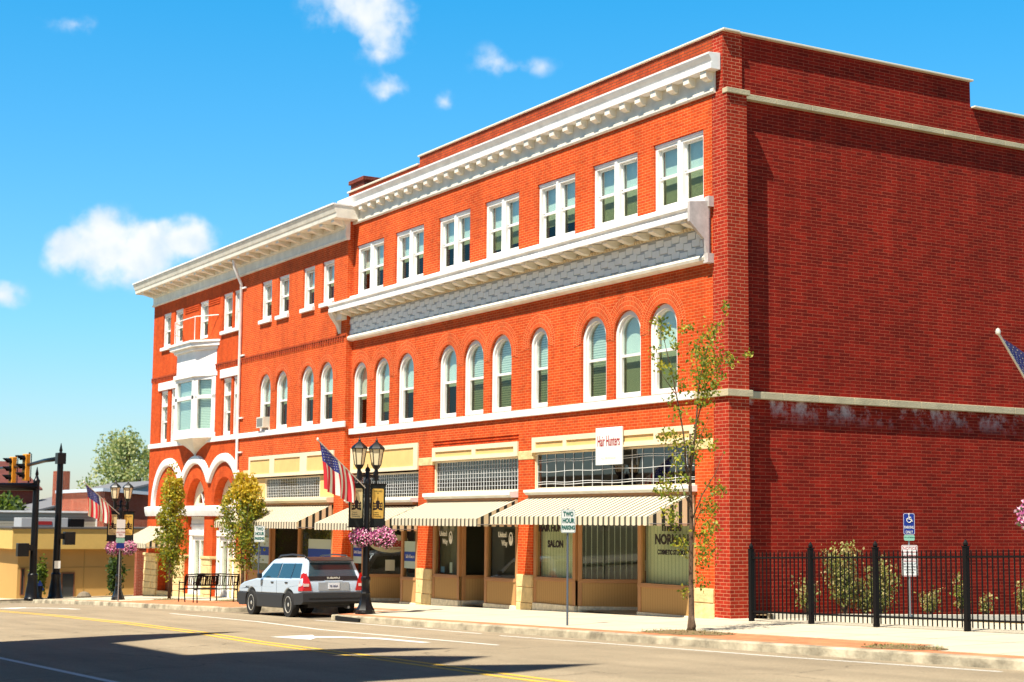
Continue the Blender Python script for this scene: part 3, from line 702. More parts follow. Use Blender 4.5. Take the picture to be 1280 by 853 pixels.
def signband(parent, x0, x1, z0, z1, y, panels, inset=.03):
    s = MB(); hs = [rect(a, b, z0 + .11, z1 - .12) for a, b in panels]
    s.prism(rect(x0, x1, z0, z1), 1, y - .035, y + .05, holes=hs); s.box(x0, x1, y - .06, y - .035, z0, z0 + .035)
    o = s.build('sign_band', CREAM, parent)
    p = MB()
    for a, b in panels: p.box(a, b, y - .004, y + .01, z0 + .11, z1 - .12)
    p.build('panel', YELL, o); return o
def shop(parent, x0, x1, xl, xr, y, zg, zsill, zhead, depth, bx, ktype):
    """plate glass either side of a recessed entrance. xl/xr: plan x of entrance corners on the street line; bx: (xl2,xr2) at the back"""
    zb = zg + .12
    S = thing_part('shopfront', parent)
    def pane(p, q, t, blindmat=None, z0=zsill, left=.12, right=.12):
        fr = MB(); bead = MB(); base = MB()
        P = Vector((p[0], p[1])); Q = Vector((q[0], q[1])); d = (Q - P).normalized(); L_ = (Q - P).length
        a = P + d * left; b = P + d * (L_ - right)
        fr.seg(p, a, zb, zhead, .12); fr.seg(b, q, zb, zhead, .12); fr.seg(a, b, zhead - .1, zhead, .10)
        fr.seg(a, b, z0 - .05, z0, .13)
        n = Vector((-d.y, d.x)) * .045
        fr.seg(tuple(P - n * .9), tuple(Q - n * .9), z0 - .09, z0 - .03, .06)
        bead.seg(p, q, zb, z0 - .05, .09)
        base.seg(tuple(P - n * .9), tuple(Q - n * .9), zg - .35, zb, .10)
        g = MB(); g.seg(tuple(a), tuple(b), z0, zhead - .1, .008); gp = g.build('shop_pane', GL_SHOP, S)
        if blindmat is not None:
            c = MB(); off = Vector((-d.y, d.x)) * .16; c.seg(tuple(a + off - d * .1), tuple(b + off + d * .1), z0, zhead - .1, .006); c.build('curtain_or_backing', blindmat, S)  # with ROOM this is a dark sheet in place of the dim interior
        fr.build('shop_frame', BROWN, S, bevel=.006); bead.build('stall_riser', BEAD, S); base.build('plinth', mat('plinth_paint', (.74, .66, .50), .8, vary=.25, vscale=12), S, bevel=.01)
        return gp
    kl, kr, ks = ktype
    pane((x0, y), (xl, y), 0, kl); pane((xr, y), (x1, y), 0, kr)
    pane((xl, y + .02), (bx[0], y + depth), 0, ks, left=.10, right=.06)
    pane((bx[1], y + depth), (xr, y + .02), 0, None, left=.06, right=.10)
    dr = MB(); dr.prism(rect(bx[0], bx[1], zg - .1, zhead), 1, y + depth - .03, y + depth + .03, holes=[rect(bx[0] + .16, bx[1] - .16, zg + .35, zhead - .5), rect(bx[0] + .16, bx[1] - .16, zhead - .4, zhead - .08)])
    d_ = dr.build('door', BROWN_D, S); g = MB(); g.box(bx[0] + .16, bx[1] - .16, y + depth, y + depth + .006, zg + .35, zhead - .08); g.build('door_glass', GL_SHOP, d_)
    h = MB(); h.tube([(bx[0] + .12, y + depth - .06, zg + .95), (bx[0] + .12, y + depth - .06, zg + 1.2)], .014, 6); h.build('door_handle', COPING, d_)
    so = MB(); so.box(x0, x1, y + .0, y + depth, zhead + .001, zhead + .05); so.build('soffit', BROWN_D, S)
    fl = MB(); fl.add([(xl, y, zg + .035), (xr, y, zg + .035), (bx[1], y + depth, zg + .05), (bx[0], y + depth, zg + .05)], [(0, 1, 2, 3)]); fl.build('entrance_floor', mat('entrance_tile', (.30, .26, .20), .8), S)
    return S
def thing_part(name, parent):
    o = bpy.data.objects.new(name, None); col.objects.link(o); o.parent = parent; o.empty_display_size = .2; return o

# bay 4 (right): hair salon
signband(B, -7.72, -1.12, 3.56, 3.93, .0, [(-7.55, -6.30), (-6.15, -4.35), (-4.2, -2.6), (-2.45, -1.3)])
transom(B, -7.7, -1.14, 2.66, 3.55, .10, 'big')
def ledge(x0, x1, z0, z1, y):
    m_ = MB(); m_.profile([(y + .05, z0), (y - .18, z0), (y - .20, z0 + .03), (y - .25, z0 + .06), (y - .25, z1 - .02), (y + .05, z1)], x0, x1); m_.build('ledge', WHITE, B, bevel=.005)
    q = MB(); q.box(x0 + .05, x1 - .05, y - .14, y + .05, z0 - .07, z0 - .002); q.build('ledge_moulding', BROWN, B)
ledge(-7.75, -1.08, 2.52, 2.66, 0)
shop(B, -7.68, -1.16, -5.80, -3.27, .07, -.20, .55, 2.40, 1.25, (-4.86, -3.95), (VBLIND, VBLIND, VBLIND_D))
awning(B, -7.76, -1.14, -.02, 2.48, 1.99, 1.17, 1.80)
# bay 3
mb = MB()
for i in range(4): mb.box(-12.97, -8.41, .005 + .03 * (i % 2), .34, 3.88 + i * .04, 3.915 + i * .04)
mb.build('corbel_courses', BR_MAIN, B)
signband(B, -12.97, -8.41, 3.50, 3.87, .0, [(-12.8, -10.75), (-10.55, -8.6)])
transom(B, -12.96, -8.42, 2.64, 3.495, .10)
ledge(-13.1, -8.42, 2.47, 2.64, 0)
shop(B, -12.95, -8.43, -11.44, -10.10, .07, -.32, .46, 2.35, 1.5, (-11.15, -10.2), (mat('office_curtain', (.16, .14, .09), .9), ROOM, ROOM))
awning(B, -13.05, -8.35, -.02, 2.42, 1.94, 1.17, 1.75)
# bay 2
signband(B, -18.26, -13.84, 3.30, 4.05, .0, [(-18.05, -16.65), (-16.35, -14.1)])
transom(B, -18.25, -13.85, 2.52, 3.25, .10)
ledge(-18.2, -13.83, 2.40, 2.54, 0)
shop(B, -18.25, -13.85, -17.32, -14.86, .07, -.50, .32, 2.25, 1.25, (-16.45, -15.6), (ROOM, ROOM, ROOM))
awning(B, -18.2, -13.80, -.02, 2.29, 1.80, 1.17, 1.60)
mb = MB(); mb.box(-18.27, -18.2, -.0, .34, -1, 4.05); mb.build('jamb', BR_MAIN, B)
# stone blocks on the piers
mb = MB()
def blk(x0, x1, z0, z1, t=.03): mb.box(x0, x1, -t, .2, z0, z1)
for (a, b, zt_) in ((-13.83, -12.97, .58), (-8.41, -7.69, .58), (-1.16, -.52, .52)):
    mb = MB()
    z = zt_
    i = 0
    while z > -1.0:
        h = (.30, .38, .27)[i % 3]; blk(a - .01 * (i % 2), b + .01 * (i % 2), z - h + .008, z, .03 + .012 * ((i + 1) % 2)); z -= h; i += 1
    mb.build('pier_base', STONE, B, bevel=.015); mb = MB(); blk(a + .005, b - .005, 3.40, 3.62, .012); mb.build('stone_block', STONE, B, bevel=.015)
# lettering and signs on the shopfronts
pl = MB(); pl.box(-4.78, -3.72, -.10, -.06, 3.17, 4.02); so = pl.build('hanging_sign', SIGNW, B, bevel=.005)
text('Hair Hunters', .34, TXT_RED, so, (-4.25, -.103, 3.70), sx=.50, ext=.002, bold=.004); text('FULL SERVICE SALON', .062, mat('faint_lettering', (.62, .58, .48), .7), so, (-4.25, -.103, 3.32), sx=1.0, ext=.002)
GY = .045
text('HAIR HUNTERS', .24, TXT_BLK, B, (-6.72, GY, 1.72), sx=.92, bold=.012); text('SALON', .22, TXT_BLK, B, (-6.72, GY, 1.34), sx=.98, bold=.012)
text('merle', .30, TXT_BLK, B, (-2.05, GY, 1.79), sx=1.0, bold=.012); text('NORMAN', .30, TXT_BLK, B, (-2.05, GY, 1.50), sx=.92, bold=.012); text('COSMETIC STUDIOS', .145, TXT_BLK, B, (-2.05, GY, 1.23), sx=.78, bold=.006)
for xx in (-12.28, -9.12):
    text('United', .20, TXT_WHT, B, (xx - .13, GY, 1.54), sx=.75, align='CENTER'); text('Way', .20, TXT_WHT, B, (xx - .02, GY, 1.33), sx=.75)
    lg = MB(); lg.prism([(xx + .30 + .10 * math.cos(a), 1.44 + .17 * math.sin(a)) for a in frange(0, 6.0, .3)], 1, GY - .004, GY, holes=[[(xx + .30 + .065 * math.cos(a), 1.47 + .11 * math.sin(a)) for a in frange(0, 6.0, .4)]])
    lg.box(xx + .275, xx + .325, GY - .003, GY - .001, 1.36, 1.50); lg.build('round_emblem', TXT_WHT, B)
p_ = MB(); p_.box(-12.62, -12.42, .10, .104, .50, .66); p_.box(-12.12, -11.98, .10, .104, .50, .78, 1); p_.build('window_card', [mat('blue_card', (.15, .3, .5), .6), SIGNW], B)
# chamber oval on the slanted pane
rzc = math.atan2(1.25, -16.45 + 17.32)
pc = thing_part('window_sign', B); pc.location = (-16.88, .66, 0); pc.rotation_euler = (0, 0, rzc)
o_ = MB(); o_.prism([(.62 * math.cos(a) + .02, 1.22 + .27 * math.sin(a)) for a in frange(0, 6.1, .2)], 1, -.032, -.026); o_.build('oval', mat('cream_oval', (.52, .50, .33), .6), pc)
text('CHAMBER', .235, TXT_RED, pc, (.02, -.036, 1.20), sx=.95, bold=.012); text('OF COMMERCE', .06, TXT_RED, pc, (.22, -.036, 1.06))
text('WILLARD AREA', .05, TXT_BLK, pc, (-.02, -.036, 1.34))
q_ = MB(); q_.box(-.12, .16, -.034, -.028, .42, .74); q_.build('notice', mat('paper', (.55, .53, .42), .8), pc)
DECAL = [mat('pale_decal', (.42, .52, .44), .5), mat('blue_decal', (.01, .05, .30), .5)]
def decal(x0, x1, z0, y, txt=True):
    d = MB(); d.box(x0, x1, y - .006, y - .002, z0, z0 + .75); d.box(x0, x1, y - .009, y - .0065, z0 + .20, z0 + .46, 1); o = d.build('window_decal', DECAL, B)
    if txt: text('Safe & Secure', .14, TXT_WHT, o, ((x0 + x1) / 2, y - .011, z0 + .33), sx=.7, ext=.001)
decal(-18.1, -17.47, .62, .06); decal(-14.72, -13.99, .56, .06)

# ================================================================== CORNER BUILDING (WING)
Wg = thing('corner_brick_building', 'orange brick corner block with triple arched entrance, oriel bay window and deep bracketed eaves', 'building', (0, 0, 0))
yw = -.2
WWA = [(-25.36, -24.34), (-23.91, -22.88), (-21.79, -20.76), (-20.31, -19.28)]
WT = [(-25.36, -24.44), (-23.87, -22.95), (-21.78, -20.86), (-20.25, -19.35)]
WTT = [(-29.10, -28.15), (-28.0, -27.3), (-35.83, -34.88), (-34.42, -33.45)]
WTM = [(-28.88, -28.05), (-27.88, -27.3), (-35.85, -34.98), (-34.64, -33.85)]
TC = [-34.50, -31.42, -28.50]
holes = [arch(a, b, 4.88, 6.81) for a, b in WWA] + [rect(a, b, 8.68, 10.02) for a, b in WT]
MB().prism(rect(-27.15, -18.35, -1.6, 11.1), 1, yw, .15, holes=holes + [rect(-26.1, -19.05, -1.5, 4.05)]).build('front_wall', BR_WING, Wg)
holes = [rect(a, b, 8.68, 10.05) for a, b in WTT] + [rect(a, b, 4.9, 6.96) for a, b in WTM] + [rect(-31.6, -30.62, 8.62, 10.05), rect(-33.3, -29.9, 5.0, 7.4)]
for c in TC: holes.append(arch(c - 1.0, c + 1.0, -1.9, 3.42))
MB().prism(rect(-37.0, -27.155, -2.0, 11.1), 1, yw, .30, holes=holes).build('tower_wall', BR_TOWER, Wg)
mb = MB(); mb.box(-37.0, -36.65, .301, 16, -2.2, 11.1); mb.build('side_wall', BR_TOWER, Wg)
mb = MB(); mb.box(-36.6, -18.8, .36, 16, 10.9, 11.1); mb.build('roof', ROOF, Wg)
mb = MB(); mb.box(-36.6, -18.75, 16, 16.4, -2.2, 11.1); mb.box(-18.75, -18.37, .36, 16, -1, 11.1); mb.build('back_wall', BR_DARK, Wg)
mb = MB(); mb.box(-36.6, -18.76, 2.8, 2.9, -2, 10.9); mb.box(-36.6, -18.76, .36, 2.8, 4.2, 4.4); mb.box(-36.6, -18.76, .36, 2.8, 7.7, 7.9); mb.box(-27.2, -27.1, .36, 2.8, -1, 10.9); mb.build('interior_partition', ROOM, Wg)
# eaves
e = MB(); e.profile([(.1, 11.03), (-.74, 11.03), (-.78, 11.05), (-.80, 11.18), (-.82, 11.20), (-.86, 11.32), (-.89, 11.38), (-.89, 11.42), (.1, 11.5)], -37.75, -17.95)
ev = e.build('eaves_cornice', CREAMW, Wg, bevel=.006)
e = MB(); e.box(-37.78, -17.93, -.92, .12, 11.424, 11.47); e.build('eaves_flashing', WHITE, ev)
e = MB(); e.profile([(-.198, 10.46), (-.27, 10.46), (-.29, 10.52), (-.24, 10.56), (-.24, 10.82), (-.30, 10.85), (-.30, 11.0), (-.198, 11.029)], -37.06, -18.32); e.build('frieze', CREAMW, ev)
e = MB(); n = 22
e.profile([(-.30, 10.86), (-.42, 10.88), (-.62, 10.93), (-.72, 10.96), (-.72, 11.028), (-.30, 11.028)], -.11, .11)
repeat(e.build('bracket', CREAMW, ev), [-37.0 + i * (18.6 / (n - 1)) for i in range(n)])
e = MB(); e.prism([(-.31, 10.44), (-.20, 10.44), (-.20, 11.03), (-.45, 11.03), (-.33, 10.85), (-.36, 10.65)], 0, -18.32, -18.22); e.build('end_bracket', CREAMW, ev)
MB().box(-37.08, -18.28, -.27, -.201, 4.70, 4.88).build('belt_course', WHITE, Wg, bevel=.01)
# dark patterned brick band
mb = MB(); mb.box(-37.02, -18.36, -.235, -.201, 7.50, 7.54); x = -37.0
while x < -18.5: mb.box(x, x + .09, -.232, -.201, 7.36, 7.50); x += .18
mb.build('brick_band', BR_PAR, Wg)
for ri, ((a, b), k) in enumerate(zip(WWA, ['half', 'half', 'half', 'half'])):
    wv = sash_window(Wg, a, b, 4.88, 6.808, yw, arched=True, blind=k, fw_=.07); r = (b - a) / 2
    ring(wv, (a + b) / 2, 6.81 - r, r + .004, r + .30, yw, BR_RING, R(-8), R(188), t=.005 + .004 * (ri % 2))
ac = MB(); ac.box(-25.15, -24.55, -.36, -.05, 4.98, 5.34); ac.box(-25.1, -24.6, -.365, -.358, 5.02, 5.30, 1); ac.build('air_conditioner', [mat('ac_cream', (.66, .62, .5), .6), mat('ac_grille', (.2, .2, .18), .7)], Wg, bevel=.01)
for a, b in WT + WTT: sash_window(Wg, a, b, 8.68, 10.02 if (a, b) in WT else 10.05, yw, blind='half', sill=.09, fw_=.08)
sash_window(Wg, -31.6, -30.62, 8.62, 10.05, yw, blind='half', fw_=.08)
for a, b in WTM:
    wv = sash_window(Wg, a, b, 4.9, 6.96, yw, blind='half', fw_=.07, meet=.4)
    MB().box(a + .07, b - .07, yw + .05, yw + .16, 6.32, 6.44).build('transom_bar', WHITE, wv)
mb = MB(); mb.box(-36.05, -33.55, -.25, -.10, 6.97, 7.28); mb.box(-29.1, -27.16, -.25, -.10, 6.97, 7.28); mb.build('lintel', WHITE, Wg, bevel=.01)
mb = MB()
for z in (9.78, 9.86, 9.94): mb.box(-33.2, -31.62, -.225, -.201, z, z + .04); mb.box(-30.60, -29.4, -.225, -.201, z, z + .04)
mb.build('corbel_courses', BR_TOWER, Wg)
# shop bay 1
signband(Wg, -26.09, -19.06, 3.32, 4.03, yw, [(-25.95, -24.2), (-23.8, -21.65), (-21.1, -19.25)])
transom(Wg, -24.75, -20.2, 2.58, 3.28, yw + .10)
for a, b in ((-26.09, -24.76), (-20.19, -19.06)): MB().box(a, b, yw + .05, yw + .10, 2.58, 3.28).build('side_infill', YELL, Wg)
m_ = MB(); m_.profile([(-.15, 2.43), (-.40, 2.43), (-.44, 2.50), (-.44, 2.58), (-.15, 2.60)], -26.15, -19.06); m_.build('ledge', CREAM, Wg)
q = MB(); q.box(-26.1, -19.08, -.33, -.12, 2.36, 2.428); q.build('ledge_moulding', BROWN, Wg)
shop(Wg, -26.05, -19.08, -24.06, -21.78, yw + .07, -.78, .22, 2.22, 1.2, (-23.3, -22.4), (ROOM, ROOM, ROOM))
awning(Wg, -26.1, -19.08, yw - .02, 2.36, 1.83, 1.17, 1.62)
for a, b in ((-25.9, -24.2), (-21.0, -19.2)):
    d = MB(); d.box(a, b, yw + .052, yw + .058, .45, 1.30); d.box(a, b, yw + .045, yw + .051, .72, 1.0, 1); d.build('window_decal', DECAL, Wg)
mb = MB(); mb.box(-26.6, -26.12, yw - .03, yw + .1, 3.38, 3.58); mb.box(-26.6, -26.12, yw - .03, yw + .1, -1.2, .5); mb.build('stone_block', STONE, Wg, bevel=.015)
# downpipe
dp = MB(); dp.tube([(-27.05, -.62, 11.02), (-27.05, -.58, 10.75), (-27.05, -.40, 10.35), (-27.12, -.27, 10.15), (-27.12, -.27, 4.5), (-27.12, -.27, 1.2), (-27.12, -.27, -1.0)], .055, 10)
for z in (10.0, 7.6, 5.4, 4.2, 2.0): dp.box(-27.2, -26.78, -.26, -.2, z, z + .05)
dp.build('downpipe', WHITE, Wg, smooth=40)
# triple arch
for i, c in enumerate(TC):
    lo = R(0) if i == 2 else math.acos(min(1, (TC[i + 1] - c) / 2 / 1.72)); hi = R(180) if i == 0 else math.pi - math.acos(min(1, (c - TC[i - 1]) / 2 / 1.72))
    mb = MB(); n = 30; V = []
    for j in range(n + 1):
        a = lo + (hi - lo) * j / n
        for rr, yy in ((1.56, yw - .001), (1.60, yw - .10), (1.74, yw - .13), (1.86, yw - .10), (1.88, yw - .001)):
            V.append((c + rr * math.cos(a), yy, 2.38 + rr * math.sin(a)))
    mb.v = V
    for j in range(n):
        for k in range(4): mb.f.append((j * 5 + k, j * 5 + k + 1, (j + 1) * 5 + k + 1, (j + 1) * 5 + k)); mb.m.append(0)
    mb.f.append((0, 1, 2, 3, 4)); mb.m.append(0); mb.f.append(tuple(n * 5 + k for k in range(5))); mb.m.append(0)
    mb.build('arch_moulding', WHITE, Wg, smooth=50)
    # fanlight
    fl = MB(); cc = 2.42; zo = [(c + .985 * math.cos(a), cc + .985 * math.sin(a)) for a in frange(0, math.pi, .15)]; zi = [(c + .50 * math.cos(a), cc + .06 + .50 * math.sin(a)) for a in frange(0.05, math.pi - .05, .2)]
    fl.prism(zo, 1, .10, .16, holes=[zi]); f_ = fl.build('fanlight', CREAM, Wg); g = MB(); g.prism(zi, 1, .125, .13); g.build('fan_pane', GL_UP, f_)
    g = MB()
    for a in (R(60), R(120)): g.tube([(c, .11, cc + .06), (c + .5 * math.cos(a), .11, cc + .06 + .5 * math.sin(a))], .015, 5)
    g.build('glazing_bar', WHITE, f_)
    # baluster panel
    bp = MB(); bp.box(c - .98, c + .98, -.02, .12, 1.62, 1.70); bp.box(c - .98, c + .98, .06, .12, 1.70, 2.0)
    k = c - .9
    while k < c + .92: bp.lathe([(.03, 1.70), (.03, 1.74), (.045, 1.80), (.02, 1.90), (.035, 1.98), (.035, 2.0)], (k, 0.02, 0), 8); k += .14
    bp.build('baluster_panel', WHITE, Wg)
    zg = gz(c, 0)
    if i > 0:
        d = MB(); d.prism(rect(c - .985, c + .985, zg, 1.62), 1, .02, .18, holes=[rect(c - .58, c - .04, zg + .25, 1.12), rect(c + .04, c + .58, zg + .25, 1.12)])
        d.box(c - .985, c - .70, -.05, .02, zg, 1.45); d.box(c + .70, c + .985, -.05, .02, zg, 1.45); d.box(c - .985, c + .985, -.07, .02, 1.3, 1.5)
        dd = d.build('door', WHITE, Wg, bevel=.008); g = MB(); g.box(c - .58, c + .58, .10, .106, zg + .25, 1.12); g.build('door_glass', GL_SHOP, dd)
        g = MB(); g.box(c - .6, c + .6, .3, .31, zg + .1, 1.2); g.build('curtain_or_backing', BLIND, dd)
    else:
        d = MB(); d.box(c - .985, c + .985, .12, .18, zg, 1.62); d.build('door', BROWN_D, Wg)
mb = MB()
mb.profile([(-.198, 2.02), (-.27, 2.02), (-.30, 2.12), (-.32, 2.20), (-.34, 2.36), (-.30, 2.38), (-.198, 2.40)], -37.05, -27.2)
for c in TC: mb.box(c - .998, c + .998, -.19, .10, 2.03, 2.395)
mb.build('impost_band', WHITE, Wg, bevel=.006)
for a, b in ((-37.06, -35.5), (-33.5, -32.42), (-30.42, -29.5), (-27.5, -26.62)):
    mb = MB(); z = .47; i = 0; zg = gz(a, 0) - .5
    mb.box(a - .05, b + .05, yw - .12, yw + .48, z, z + .10)
    while z > zg:
        h = (.24, .30, .22, .27)[i % 4]; n = 2 if (b - a) > 1 else (2 if i % 2 else 1); xx = a
        cuts = [a] + ([a + (b - a) * (.42 if i % 2 else .6)] if n == 2 else []) + [b]
        for u, v in zip(cuts, cuts[1:]): mb.box(u + .006, v - .006, yw - .07 - .025 * random.random(), yw + .47, z - h + .01, z)
        z -= h; i += 1
    mb.build('pier_base', STONE, Wg, bevel=.02)
mb = MB(); mb.box(-37.05, -26.63, yw - .04, yw + .2, gz(-37, 0) - .6, gz(-31, 0) + .06)
mb.build('stone_base', STONE, Wg, bevel=.02)
awning(Wg, -36.6, -33.2, yw - .02, 1.62, .98, 1.25, .80)
# oriel
def hexpts(xl, xr, y0, d, cant): return [(xl, y0), (xl + cant, y0 - d), (xr - cant, y0 - d), (xr, y0)]
def oriel():
    xl, xr, cy = -33.62, -29.60, yw; OR = thing_part('oriel_window', Wg)
    mb = MB(); P = hexpts(xl, xr, cy + .02, .47, 1.0)
    def band(z0, z1, grow, m_=0):
        Q = hexpts(xl - grow, xr + grow, cy, .47 + grow, 1.0 + grow * .2); mb.prism(Q, 2, z0, z1, m_)
    band(4.86, 5.06, .06); band(7.12, 8.10, 0); band(7.12, 7.28, .10); band(8.10, 8.22, .10); band(8.22, 8.36, .24); band(8.36, 8.44, .30)
    mb.build('oriel_body', WHITE, OR, bevel=.01)
    # walls with windows: three faces
    pts = P; fr = MB(); gl = MB(); bl = MB(); gl2 = MB()
    for (a, b) in zip(pts, pts[1:]):
        A = Vector(a); Bv = Vector(b); d = (Bv - A).normalized(); Lh = (Bv - A).length
        def s(m_, t0, t1, z0, z1, th=.1, off=0):
            n = Vector((-d.y, d.x)) * off; m_.seg(tuple(A + d * t0 + n), tuple(A + d * t1 + n), z0, z1, th)
        s(fr, 0, Lh, 5.06, 5.2); s(fr, 0, Lh, 7.0, 7.12); s(fr, 0, Lh, 6.30, 6.44)
        np_ = 1
        for k in range(np_ + 1):
            t = k * Lh / np_; s(fr, max(0, t - .2), min(Lh, t + .2), 5.2, 7.0)
        s(gl, .1, Lh - .1, 6.44, 7.0, .008, .02); s(gl2, .1, Lh - .1, 5.2, 6.30, .008, .02); s(bl, .1, Lh - .1, 5.2, 7.0, .008, .14)
    fr.build('oriel_frame', WHITE, OR, bevel=.008); gl.build('upper_pane', GL_UP, OR); gl2.build('lower_pane', GL_UP, OR); bl.build('blind', HBLIND, OR)
    # panel ornament
    o = MB()
    for x in frange(-32.4, -30.8, .27): o.lathe([(.10, -.02), (.11, 0), (.06, .02)], (0, 0, 0), 10); 
    # corbel
    k = MB(); n = 12; rows = []
    for i in range(n + 1):
        t = i / n; f = 1 - (1 - (1 - t)) ** 2.2; f = (1 - t) ** 1.7
        z = 4.86 - .66 * t
        f = max(f, .03); c = (xl + xr) / 2
        rows.append([(c + (x - c) * f, cy + (y_ - cy) * f ** .8, z) for x, y_ in hexpts(xl, xr, cy, .47, 1.0)])
    for r0, r1 in zip(rows, rows[1:]):
        for j in range(3): k.add([r0[j], r0[j + 1], r1[j + 1], r1[j]], [(0, 1, 2, 3)])
    k.add(rows[-1], [(0, 1, 2, 3)]); k.build('corbel', CREAMW, OR)
    r = MB(); Q = hexpts(xl - .1, xr + .1, cy, .55, 1.0); top = 9.35
    for a, b in zip(Q, Q[1:]): r.tube([(a[0], a[1], top), (b[0], b[1], top)], .018, 6); 
    for a in Q[1:3]: r.tube([(a[0], a[1], 8.44), (a[0], a[1], top)], .018, 6)
    r.tube([(Q[0][0], Q[0][1], 8.9), (Q[1][0], Q[1][1], 8.9)], .015, 6)
    r.build('railing', WHITE, OR)
oriel()

# ================================================================== off-camera building across the street (casts the stepped shadow)
OB = thing('turreted_building', 'tall turreted building across the street, outside the picture, shading the road', 'building')
prof = [(-20, -1), (12.9, -1), (12.75, 17.2), (13.1, 19.3), (13.45, 21.2), (13.5, 24.7), (11.5, 20.9), (10.9, 23.9), (8.5, 20.5), (9.0, 25.0), (7.5, 23.1), (7.2, 19.4), (7.3, 17.0), (2.0, 17.3), (.75, 23.8), (.75, 14.0), (-20, 14.0)]
prof = [(x - max(0, z) * .0435, z) for x, z in prof]
MB().prism(prof, 1, -24.0, -21.5).build('wall', BR_BASE, OB)
MB().box(-20, 12.7, -34, -24.0, -1, 13.5).build('rear_wing', BR_BASE, OB)
wn = MB()
for x in frange(-18, 11, 2.6):
    for z in (1, 5, 9): wn.box(x, x + 1.2, -21.52, -21.4, z, z + 2.2)
wn.build('window', mat('dark_glass', (.03, .035, .04), .1, .5), OB)
O2 = thing('low_shop_row', 'low tan shop row across the street, outside the picture', 'building')
MB().box(-75, -21, -34, -21.8, -3, 4.2).build('wall', mat('tan_stucco', (.45, .36, .22), .9), O2)
wn = MB()
for x in frange(-73, -24, 4.5): wn.box(x, x + 3, -21.82, -21.7, -1, 1.6)
wn.build('window', MATS['dark_glass'], O2)

# ================================================================== FENCE, LOT
structure(sheet([(-.3, -.1, 25), (1, -.1, 25), (5, -.1, 25), (12, -.1, 25), (40, -.1, 25)], lambda x, y: zk(x) + .075 - .025 * max(0, y) * (1 if y < 12 else .9), 'parking_lot', asphalt('asphalt_lot', (.15, .12, .08))))
def lot(x, y): return zk(x) + .075 - .025 * max(0, y)
mb = MB()
for y0 in (3.0, 5.6, 8.2, 10.8): mb.add([(1.2, y0, lot(1.2, y0) + .006), (5.6, y0 - .6, lot(5.6, y0 - .6) + .006), (5.6, y0 - .48, lot(5.6, y0 - .48) + .006), (1.2, y0 + .12, lot(1.2, y0 + .12) + .006)], [(0, 1, 2, 3)])
structure(mb.build('parking_lines', PAINT_Y))
mb = MB()
for y0, y1 in zip(frange(.6, 25, 1.2), frange(.6, 25, 1.2)[1:]): mb.add([(.62, y0, lot(.6, y0) - .05), (.62, y1, lot(.6, y1) - .05), (.60, y1, lot(.6, y1) + .13), (.60, y0, lot(.6, y0) + .13), (.42, y0, lot(.6, y0) + .13), (.42, y1, lot(.6, y1) + .13), (.42, y1, lot(.6, y1) - .05), (.42, y0, lot(.6, y0) - .05)], [(0, 1, 2, 3), (3, 2, 5, 4), (4, 5, 6, 7)])
structure(mb.build('lot_kerb', CONC))
structure(sheet([(-.3, .55, 25), (.0, .55, 25), (.42, .55, 25)], lambda x, y: lot(.5, y) + .09, 'planting_bed', MATS['mulch']))
FN = thing('iron_fence', 'black iron picket fence along the sidewalk beside the brick side wall', 'fence')
FX = [.86, 2.62, 4.36, 6.52, 8.5, 10.5, 12.5]
def fz(x): return gz(x, -.15)
for x in FX:
    p = MB(); z = fz(x); p.box(x - .042, x + .042, -.192, -.108, z, z + 1.40); p.box(x - .05, x + .05, -.2, -.1, z + 1.40, z + 1.42); p.lathe([(.03, 0), (.042, .02), (.042, .05), (.02, .09), (.004, .11)], (x, -.15, z + 1.42), 8); p.build('post', IRON, FN)
for xa, xb in zip(FX, FX[1:]):
    p = MB(); n = int(round((xb - xa) / .115))
    for i in range(1, n):
        x = xa + (xb - xa) * i / n; z = fz(x); p.box(x - .009, x + .009, -.159, -.141, z + .06, z + 1.33); p.add([(x - .009, -.159, z + 1.33), (x + .009, -.159, z + 1.33), (x + .009, -.141, z + 1.33), (x - .009, -.141, z + 1.33), (x, -.15, z + 1.37)], [(0, 1, 4), (1, 2, 4), (2, 3, 4), (3, 0, 4)])
    p.build('picket_panel', IRON, FN)
    for h in (.17, 1.22):
        r = MB(); za, zb = fz(xa) + h, fz(xb) + h; r.add([(xa, -.168, za), (xb, -.168, zb), (xb, -.132, zb), (xa, -.132, za), (xa, -.168, za + .035), (xb, -.168, zb + .035), (xb, -.132, zb + .035), (xa, -.132, za + .035)], [(0, 3, 2, 1), (4, 5, 6, 7), (0, 1, 5, 4), (1, 2, 6, 5), (2, 3, 7, 6), (3, 0, 4, 7)]); r.build('rail', IRON, FN)

